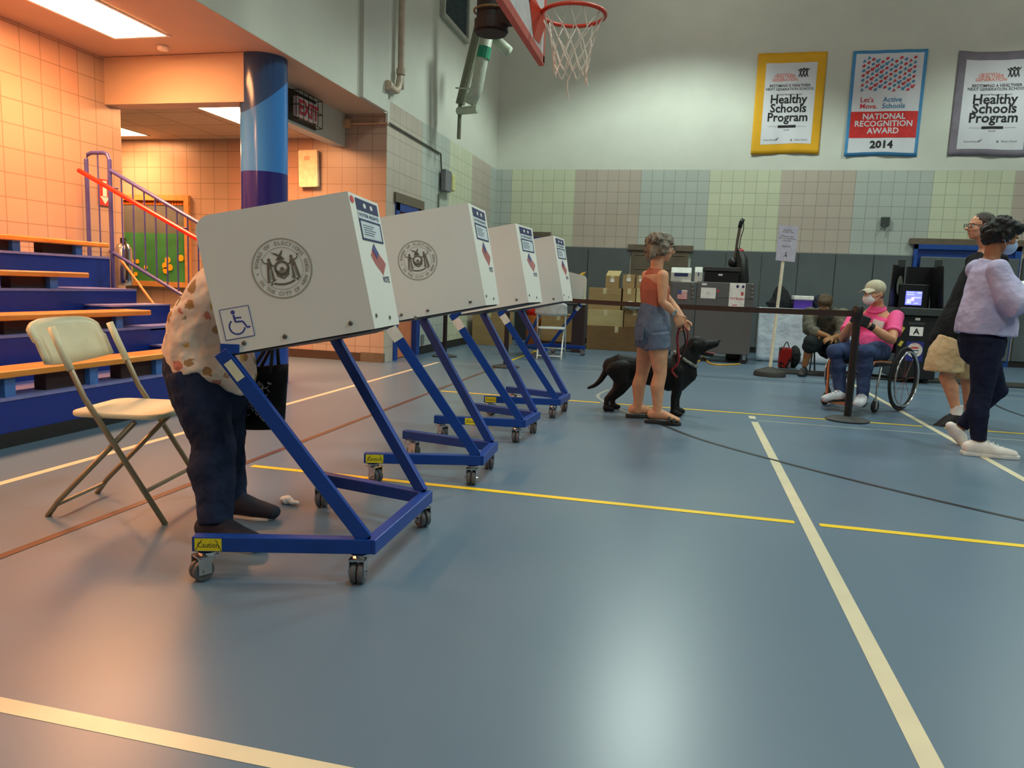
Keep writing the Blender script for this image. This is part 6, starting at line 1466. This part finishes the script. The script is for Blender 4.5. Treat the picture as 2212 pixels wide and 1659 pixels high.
# upright vacuum on the cabinet top
t = thing('upright_vacuum', 'black and red upright vacuum cleaner with a tall leaning handle behind the open case', 'vacuum cleaner', (at(1600, 600, 12.3).x, 12.35, 0))
J12 = lambda x, y: at(x, y, 12.35)
b = MB(); q = J12(1603, 600); b.bx((q.x - .16, 12.22, .0), (q.x + .16, 12.5, .12)); b.build('floor_head', 'case_black', t, bevel=.02)
b = MB(); b.loft([V((q.x, 12.36, .1)), J12(1602, 605), J12(1602, 560), J12(1597, 542)], [(.10, .10), (.13, .11), (.115, .10), (.05, .05)], (0, 1, 0), 16, dome=True); b.build('bag_body', 'case_black', t, smooth=True)
b = MB(); b.ball(J12(1583, 567), (.075, .07, .085)); b.build('motor_pod', 'case_black', t, smooth=True)
b = MB(); b.ball(J12(1599, 541), (.06, .055, .03)); b.build('red_cap', 'flag_red', t, smooth=True)
b = MB(); b.tube([J12(1588, 558), J12(1593, 520), J12(1598, 492)], .022, 10); b.build('handle_tube', P('tube_bronze', (92, 76, 70), .4, .4), t)
b = MB(); b.tube([J12(1598, 492), J12(1601, 480), J12(1606, 473)], .032, 10); b.build('grip', 'case_black', t, smooth=True)
b = MB(); b.tube(curve_pts([J12(1606, 476), J12(1606, 495), J12(1600, 515), J12(1596, 545)], 6), .007, 6); b.build('cord', 'rubber_black', t)
# cords on the floor
b = MB(); pts = [fl(1470, 792), fl(1500, 786), fl(1516, 777), fl(1519, 770), fl(1524, 778), fl(1535, 787), fl(1560, 790), fl(1598, 788)]; b.tube([V((p.x, p.y, .012)) for p in curve_pts(pts, 6)], .012, 8)
tag(b.build('extension_cord', P('cord_yellow', (206, 160, 60), .5), loc=(pts[3].x, pts[3].y, 0)), 'yellow-orange extension cord on the floor in front of the large grey cabinet', 'cord')
b = MB(); a = fl(1532, 772); b.bx((a.x, a.y, .0), (a.x + .32, a.y + .1, .045)); tag(b.build('power_strip', P('strip_grey', (150, 156, 152), .5), bevel=.008, loc=(a.x, a.y, 0)), 'pale grey power strip on the floor under the large cabinet', 'power strip')
# sign on a pole
t = thing('sign_stand', 'white pole sign stand on a round black rubber base', 'sign stand', tuple(fl(1662, 812)))
bp_ = fl(1662, 812); YS = bp_.y
b = MB(); b.lathe([(.20, 0), (.205, .03), (.19, .065), (.10, .095), (.03, .12)], bp_); b.build('base', P('rubber_base', (52, 50, 46), .65), t, auto=True)
tp = at(1700, 492, YS); b = MB(); b.cyl(bp_ + V((0, 0, .1)), at(1692, 560, YS), .021); b.build('pole', P('pole_white', (222, 214, 190), .5), t)
q = [at(x, y, YS - .03) for x, y in ((1683, 486), (1725, 489), (1718, 567), (1674, 562))]
ux = ((q[1] - q[0]) + (q[2] - q[3])).normalized(); uy = ((q[0] - q[3]) + (q[1] - q[2])).normalized(); ce = sum(q, V()) / 4; w_ = (q[1] - q[0]).length; h_ = (q[0] - q[3]).length
fm = frame(ce, ux, uy); b = MB(); b.prism(((-w_ / 2, -h_ / 2), (w_ / 2, -h_ / 2), (w_ / 2, h_ / 2), (-w_ / 2, h_ / 2)), fm, .004); bd_ = b.build('sign_board', P('sign_lilac', (186, 184, 200), .4), t)
A = Art(); s_ = .034
for i, (tx_, y) in enumerate((('Scanner', .36), ('Voter line', .30), ('Please wait', .18), ('for an available', .12), ('scanner', .06), ('Esperar', -.10))): A.text(tx_, 0, y * h_, s_, .006)
A.line((0, -.30 * h_), (0, -.36 * h_), .02); A.disc(0, -.27 * h_, .014); A.path(((-.03, -.39 * h_), (0, -.33 * h_), (.02, -.39 * h_)), .009)
b = MB(); b.art(A, fm, .0055); b.build('sign_print', 'ink_grey', bd_)
# table under white plastic, with things on it
YT = 12.3
x0 = at(1636, 720, YT).x; x1 = at(1850, 720, YT).x; zt = at(1735, 669, YT).z
g = N('plastic_sheet', .18, 0, .6); g.base(g.ramp(g.noise(g.obj(), 2, 3), ((.3, (205, 215, 228)), (.7, (228, 236, 244))))); g.bump(g.noise(g.obj(), 3, 4), .6, .08); MATS['plastic_sheet'] = g.m
t = thing('draped_table', 'table wrapped to the floor in shiny white plastic sheet', 'table', ((x0 + x1) / 2, YT + .35, 0))
b = MB(); b.bx((x0 + .02, YT + .02, zt - .03), (x1 - .02, YT + .7, zt - .004)); b.build('tabletop', 'dark_metal', t)
for xx in (x0 + .08, x1 - .08):
    for yy in (YT + .1, YT + .62): b = MB(); b.cyl((xx, yy, 0), (xx, yy, zt - .03), .015); b.build('leg', 'dark_metal', t)
def drape(u, v):
    s_ = v * (zt + .70); z = zt if s_ > zt else s_ + .02; y = YT if s_ <= zt else YT + (s_ - zt)
    return V((x0 + (x1 - x0) * u, y - .012 * math.sin(u * 17) * (1 if s_ < zt else 0) * (1 - v) - .008 * math.sin(u * 41 + v * 5) * (1 if s_ < zt else 0), z))
b = MB(); b.grid(drape, 60, 24); b.build('plastic_sheet', 'plastic_sheet', t, smooth=True, solid=.002)
t = thing('cool_box', 'purple cool box with a white lid on the plastic-covered table', 'cooler', (at(1736, 650, YT).x, YT + .3, zt))
a = at(1716, 650, YT + .1); c = at(1757, 640, YT + .1); z2 = at(1736, 648, YT + .1).z
b = MB(); b.bx((a.x, YT + .1, zt + .003), (c.x, YT + .38, z2)); b.build('tub', P('cool_purple', (88, 58, 160), .35), t, bevel=.012)
b = MB(); b.bx((a.x - .01, YT + .09, z2 + .002), (c.x + .01, YT + .39, at(1736, 639, YT + .1).z)); b.build('lid', 'print_white', t, bevel=.01)
b = MB(); q = at(1687, 668, YT + .2); b.loft([V((q.x, YT + .3, zt + .09)), at(1687, 650, YT + .3), at(1686, 635, YT + .3), at(1684, 624, YT + .3)], [(.13, .24), (.12, .17), (.10, .12), (.06, .07)], (0, 1, 0), 16, dome=True)
tag(b.build('black_coat', P('coat_black', (14, 16, 18), .85), remesh=.015, soft=2, disp=(.04, .1), loc=(q.x, YT + .3, zt)), 'heaped black coat on the covered table beside the sign pole', 'coat')
b = MB(); q = at(1768, 655, YT + .3); b.ball((q.x, YT + .35, zt + .12), (.10, .1, .12)); tag(b.build('navy_bag', P('navy_bag', (20, 24, 44), .8), remesh=.015, soft=1, disp=(.03, .06), loc=(q.x, YT + .35, zt)), 'dark navy bag on the table between cool box and seated person', 'bag')
# red and black bag on the floor
q = fl(1700, 796); t = thing('shopping_bag', 'red and black patterned bag on the floor beside the seated person\'s feet', 'bag', (q.x, q.y + .12, 0))
g = N('bag_red', .7, 0, .3); g.base(g.ramp(g.noise(g.obj(), 6, 2), ((.40, (150, 26, 24)), (.5, (30, 24, 26)), (.6, (120, 120, 128)), (.66, (160, 40, 30))), 'CONSTANT')); MATS['bag_red'] = g.m
a = at(1684, 780, q.y); c = at(1712, 750, q.y); b = MB(); b.bx((a.x, q.y, .0), (c.x, q.y + .2, at(1700, 752, q.y).z)); b.build('bag_body', 'bag_red', t, bevel=.02)
b = MB(); b.tube(curve_pts([V((a.x + .04, q.y + .02, c.z - .01)), V(((a.x + c.x) / 2, q.y + .02, c.z + .07)), V((c.x - .04, q.y + .02, c.z - .01))], 5), .007, 6); b.build('handle', 'rubber_black', t)
b = MB(); z = q; b.ball((at(1720, 770, q.y).x, q.y + .2, .16), (.09, .12, .17)); tag(b.build('black_backpack', 'coat_black', remesh=.015, soft=1, disp=(.03, .06), loc=(at(1720, 770, q.y).x, q.y + .2, 0)), 'small black backpack on the floor between the red bag and the seated person\'s leg', 'backpack')
# black cable cover strip
ya = fl(1700, 808).y; yb2 = fl(1700, 800).y
b = MB(); b.bx((1.25, ya, .0), (5.5, yb2, .02)); tag(b.build('cable_cover', P('mat_black', (36, 36, 30), .8), bevel=.006, loc=(3.4, (ya + yb2) / 2, 0)), 'long flat black cable cover strip on the floor behind the wheelchair', 'floor mat')
# ballot scanner
YZ = 10.25
t = thing('ballot_scanner', 'black ballot scanner with glowing blue screen and side wings on a black cabinet', 'scanner', (at(1982, 780, YZ).x, YZ + .3, 0))
P('scanner_black', (13, 13, 15), .45); P('scanner_grey', (56, 60, 58), .4)
K = lambda x, y, dy=0.0: at(x, y, YZ + dy)
x0, x1 = K(1938, 730).x, K(2030, 730).x; zl = K(1985, 682).z; zl2 = K(1985, 665, .1).z
b = MB(); b.bx((x0, YZ + .02, .06), (x1, YZ + .6, zl)); b.build('cabinet', 'scanner_black', t, bevel=.012)
for xx in (x0 + .08, x1 - .08): b = MB(); b.lathe([(.012, -.015), (.03, -.015), (.03, .015), (.012, .015)], (xx, YZ + .1, .03), Matrix.Rotation(rad(90), 3, 'X'), 14); b.build('wheel', 'rubber_black', t)
b = MB(); b.bx((x0 - .01, YZ - .03, zl), (x1 + .04, YZ + .62, zl2)); b.build('ledge', 'scanner_grey', t, bevel=.01)
zt = K(1985, 577, .5).z
b = MB(); b.bx((K(1956, 620, .5).x, YZ + .48, zl2), (K(2010, 620, .5).x, YZ + .56, zt)); b.build('rear_wing', 'scanner_black', t)
b = MB(); b._add([V((K(1925, 640).x - .02, YZ + .0, zl2)), V((K(1950, 640, .5).x, YZ + .5, zl2)), V((K(1954, 577, .5).x, YZ + .5, zt)), V((K(1930, 577).x, YZ + .0, zt))], ((0, 1, 2, 3),)); wl = b.build('left_wing', 'scanner_black', t, solid=.012)
b = MB(); b._add([V((K(2040, 640).x, YZ + .0, zl2)), V((K(2012, 640, .5).x, YZ + .5, zl2)), V((K(2012, 577, .5).x, YZ + .5, zt)), V((K(2038, 577).x, YZ + .0, zt))], ((3, 2, 1, 0),)); wr = b.build('right_wing', 'scanner_black', t, solid=.012)
for px in (1947, 2026): b = MB(); q = K(px, 570, .25); b.bx((q.x - .045, YZ + .22, zt - .02), (q.x + .045, YZ + .235, K(px, 560, .25).z)); b.build('top_flap', 'scanner_grey', t, bevel=.006)
o_ = V((K(1925, 640).x - .02, YZ, zl2)); e_ = V((K(1950, 640, .5).x, YZ + .5, zl2)); ux = (e_ - o_).normalized(); ce = o_.lerp(e_, .52) + V((.012, 0, (zt - zl2) * .52))
fm = frame(ce, ux, (0, 0, 1)); nrm = fm.to_3x3() @ V((0, 0, 1)); A = seal_art(.125); b = MB(); b.art(A, fm, .012); b.build('seal', P('seal_pale', (150, 150, 138), .6), wl, local=False)
b = MB(); b.art(Art().disc(0, 0, .122, n=40), fm, .011); b.build('seal_field', P('seal_field', (112, 112, 102), .6), wl)
emit('screen_blue', (.03, .04, 1.0), 1.1); emit('screen_white', (.55, .60, 1.0), .9); emit('screen_pink', (1.0, .5, .6), 1.2)
sx0, sx1 = K(1956, 645, .2).x, K(1991, 645, .2).x; sz0, sz1 = K(1973, 659, .2).z, K(1973, 629, .2).z
b = MB(); b.box(((sx0 + sx1) / 2, YZ + .26, (zl2 + sz1) / 2 + .04), (sx1 - sx0 + .16, .10, sz1 - zl2 + .1)); b.build('screen_housing', 'scanner_black', t, bevel=.01)
b = MB(); b.bx((sx0, YZ + .196, sz0), (sx1, YZ + .209, sz1)); sc_ = b.build('screen', 'screen_blue', t)
W, H_ = sx1 - sx0, sz1 - sz0; A = Art(); A.rect(W * .03, H_ * .88, W * .5, H_ * .92); A.rect(W * .7, H_ * .84, W * .95, H_ * .93); A.rect(W * .05, H_ * .72, W * .5, H_ * .78); A.poly(((W * .04, H_ * .1), (W * .36, H_ * .1), (W * .34, H_ * .42), (W * .12, H_ * .42))); A.rect(W * .5, H_ * .5, W * .95, H_ * .58); A.rect(W * .55, H_ * .1, W * .8, H_ * .16)
b = MB(); b.art(A, frame((sx0, YZ + .195, sz0), (1, 0, 0), (0, 0, 1)), .001); b.build('screen_content', 'screen_white', sc_)
b = MB(); b.art(Art().rect(W * .36, H_ * .3, W * .52, H_ * .55), frame((sx0, YZ + .194, sz0), (1, 0, 0), (0, 0, 1)), .001); b.build('screen_icon', 'screen_pink', sc_)
o, a, c = sheet(t, 'letter_plate', 'print_white', 1965, 707, 1996, 725, YZ, -.018)
A = Art(); A.text('A', 0, -.035, .10, .03); b = MB(); b.art(A, frame(((a.x + c.x) / 2, YZ + .015, (a.z + c.z) / 2), (1, 0, 0), (0, 0, 1)), .001); b.build('letter', 'ink_black', o)
o, a, c = sheet(t, 'blue_sticker', P('sticker_navy', (30, 40, 120), .5), 1955, 739, 1997, 779, YZ, -.018)
ce = ((a.x + c.x) / 2, YZ + .0155, (a.z + c.z) / 2 + .015); fm = frame(ce, (1, 0, 0), (0, 0, 1))
b = MB(); b.art(Art().disc(0, 0, .092, n=36), fm, .001); b.build('sticker_disc', P('disc_pale', (206, 200, 190), .5), o)
A = Art(); A.arc('I VOTED', .083, .03, 150, 30, .01); A.disc(0, .03, .05, .015); b = MB(); b.art(A, fm, .002); b.build('sticker_red', 'flag_red', o)
A = Art(); A.arc('VOTE EARLY', .062, .026, 205, 335, .01, True); A.rect(-.05, -.01, .05, .003); b = MB(); b.art(A, fm, .002); b.build('sticker_blue', 'flag_blue', o)
sheet(t, 'maker_plate', 'print_white', 1978, 687, 1989, 692, YZ, -.018); sheet(t, 'slot', 'scanner_grey', 1963, 697, 1999, 701, YZ, -.018)
for z in (K(1948, 712).z, K(1945, 742).z): b = MB(); b.box((x0 + .05, YZ + .01, z), (.035, .03, .07), Matrix.Rotation(rad(25), 3, 'Y')); b.build('yellow_seal', P('seal_yellow', (190, 170, 60), .5), t)
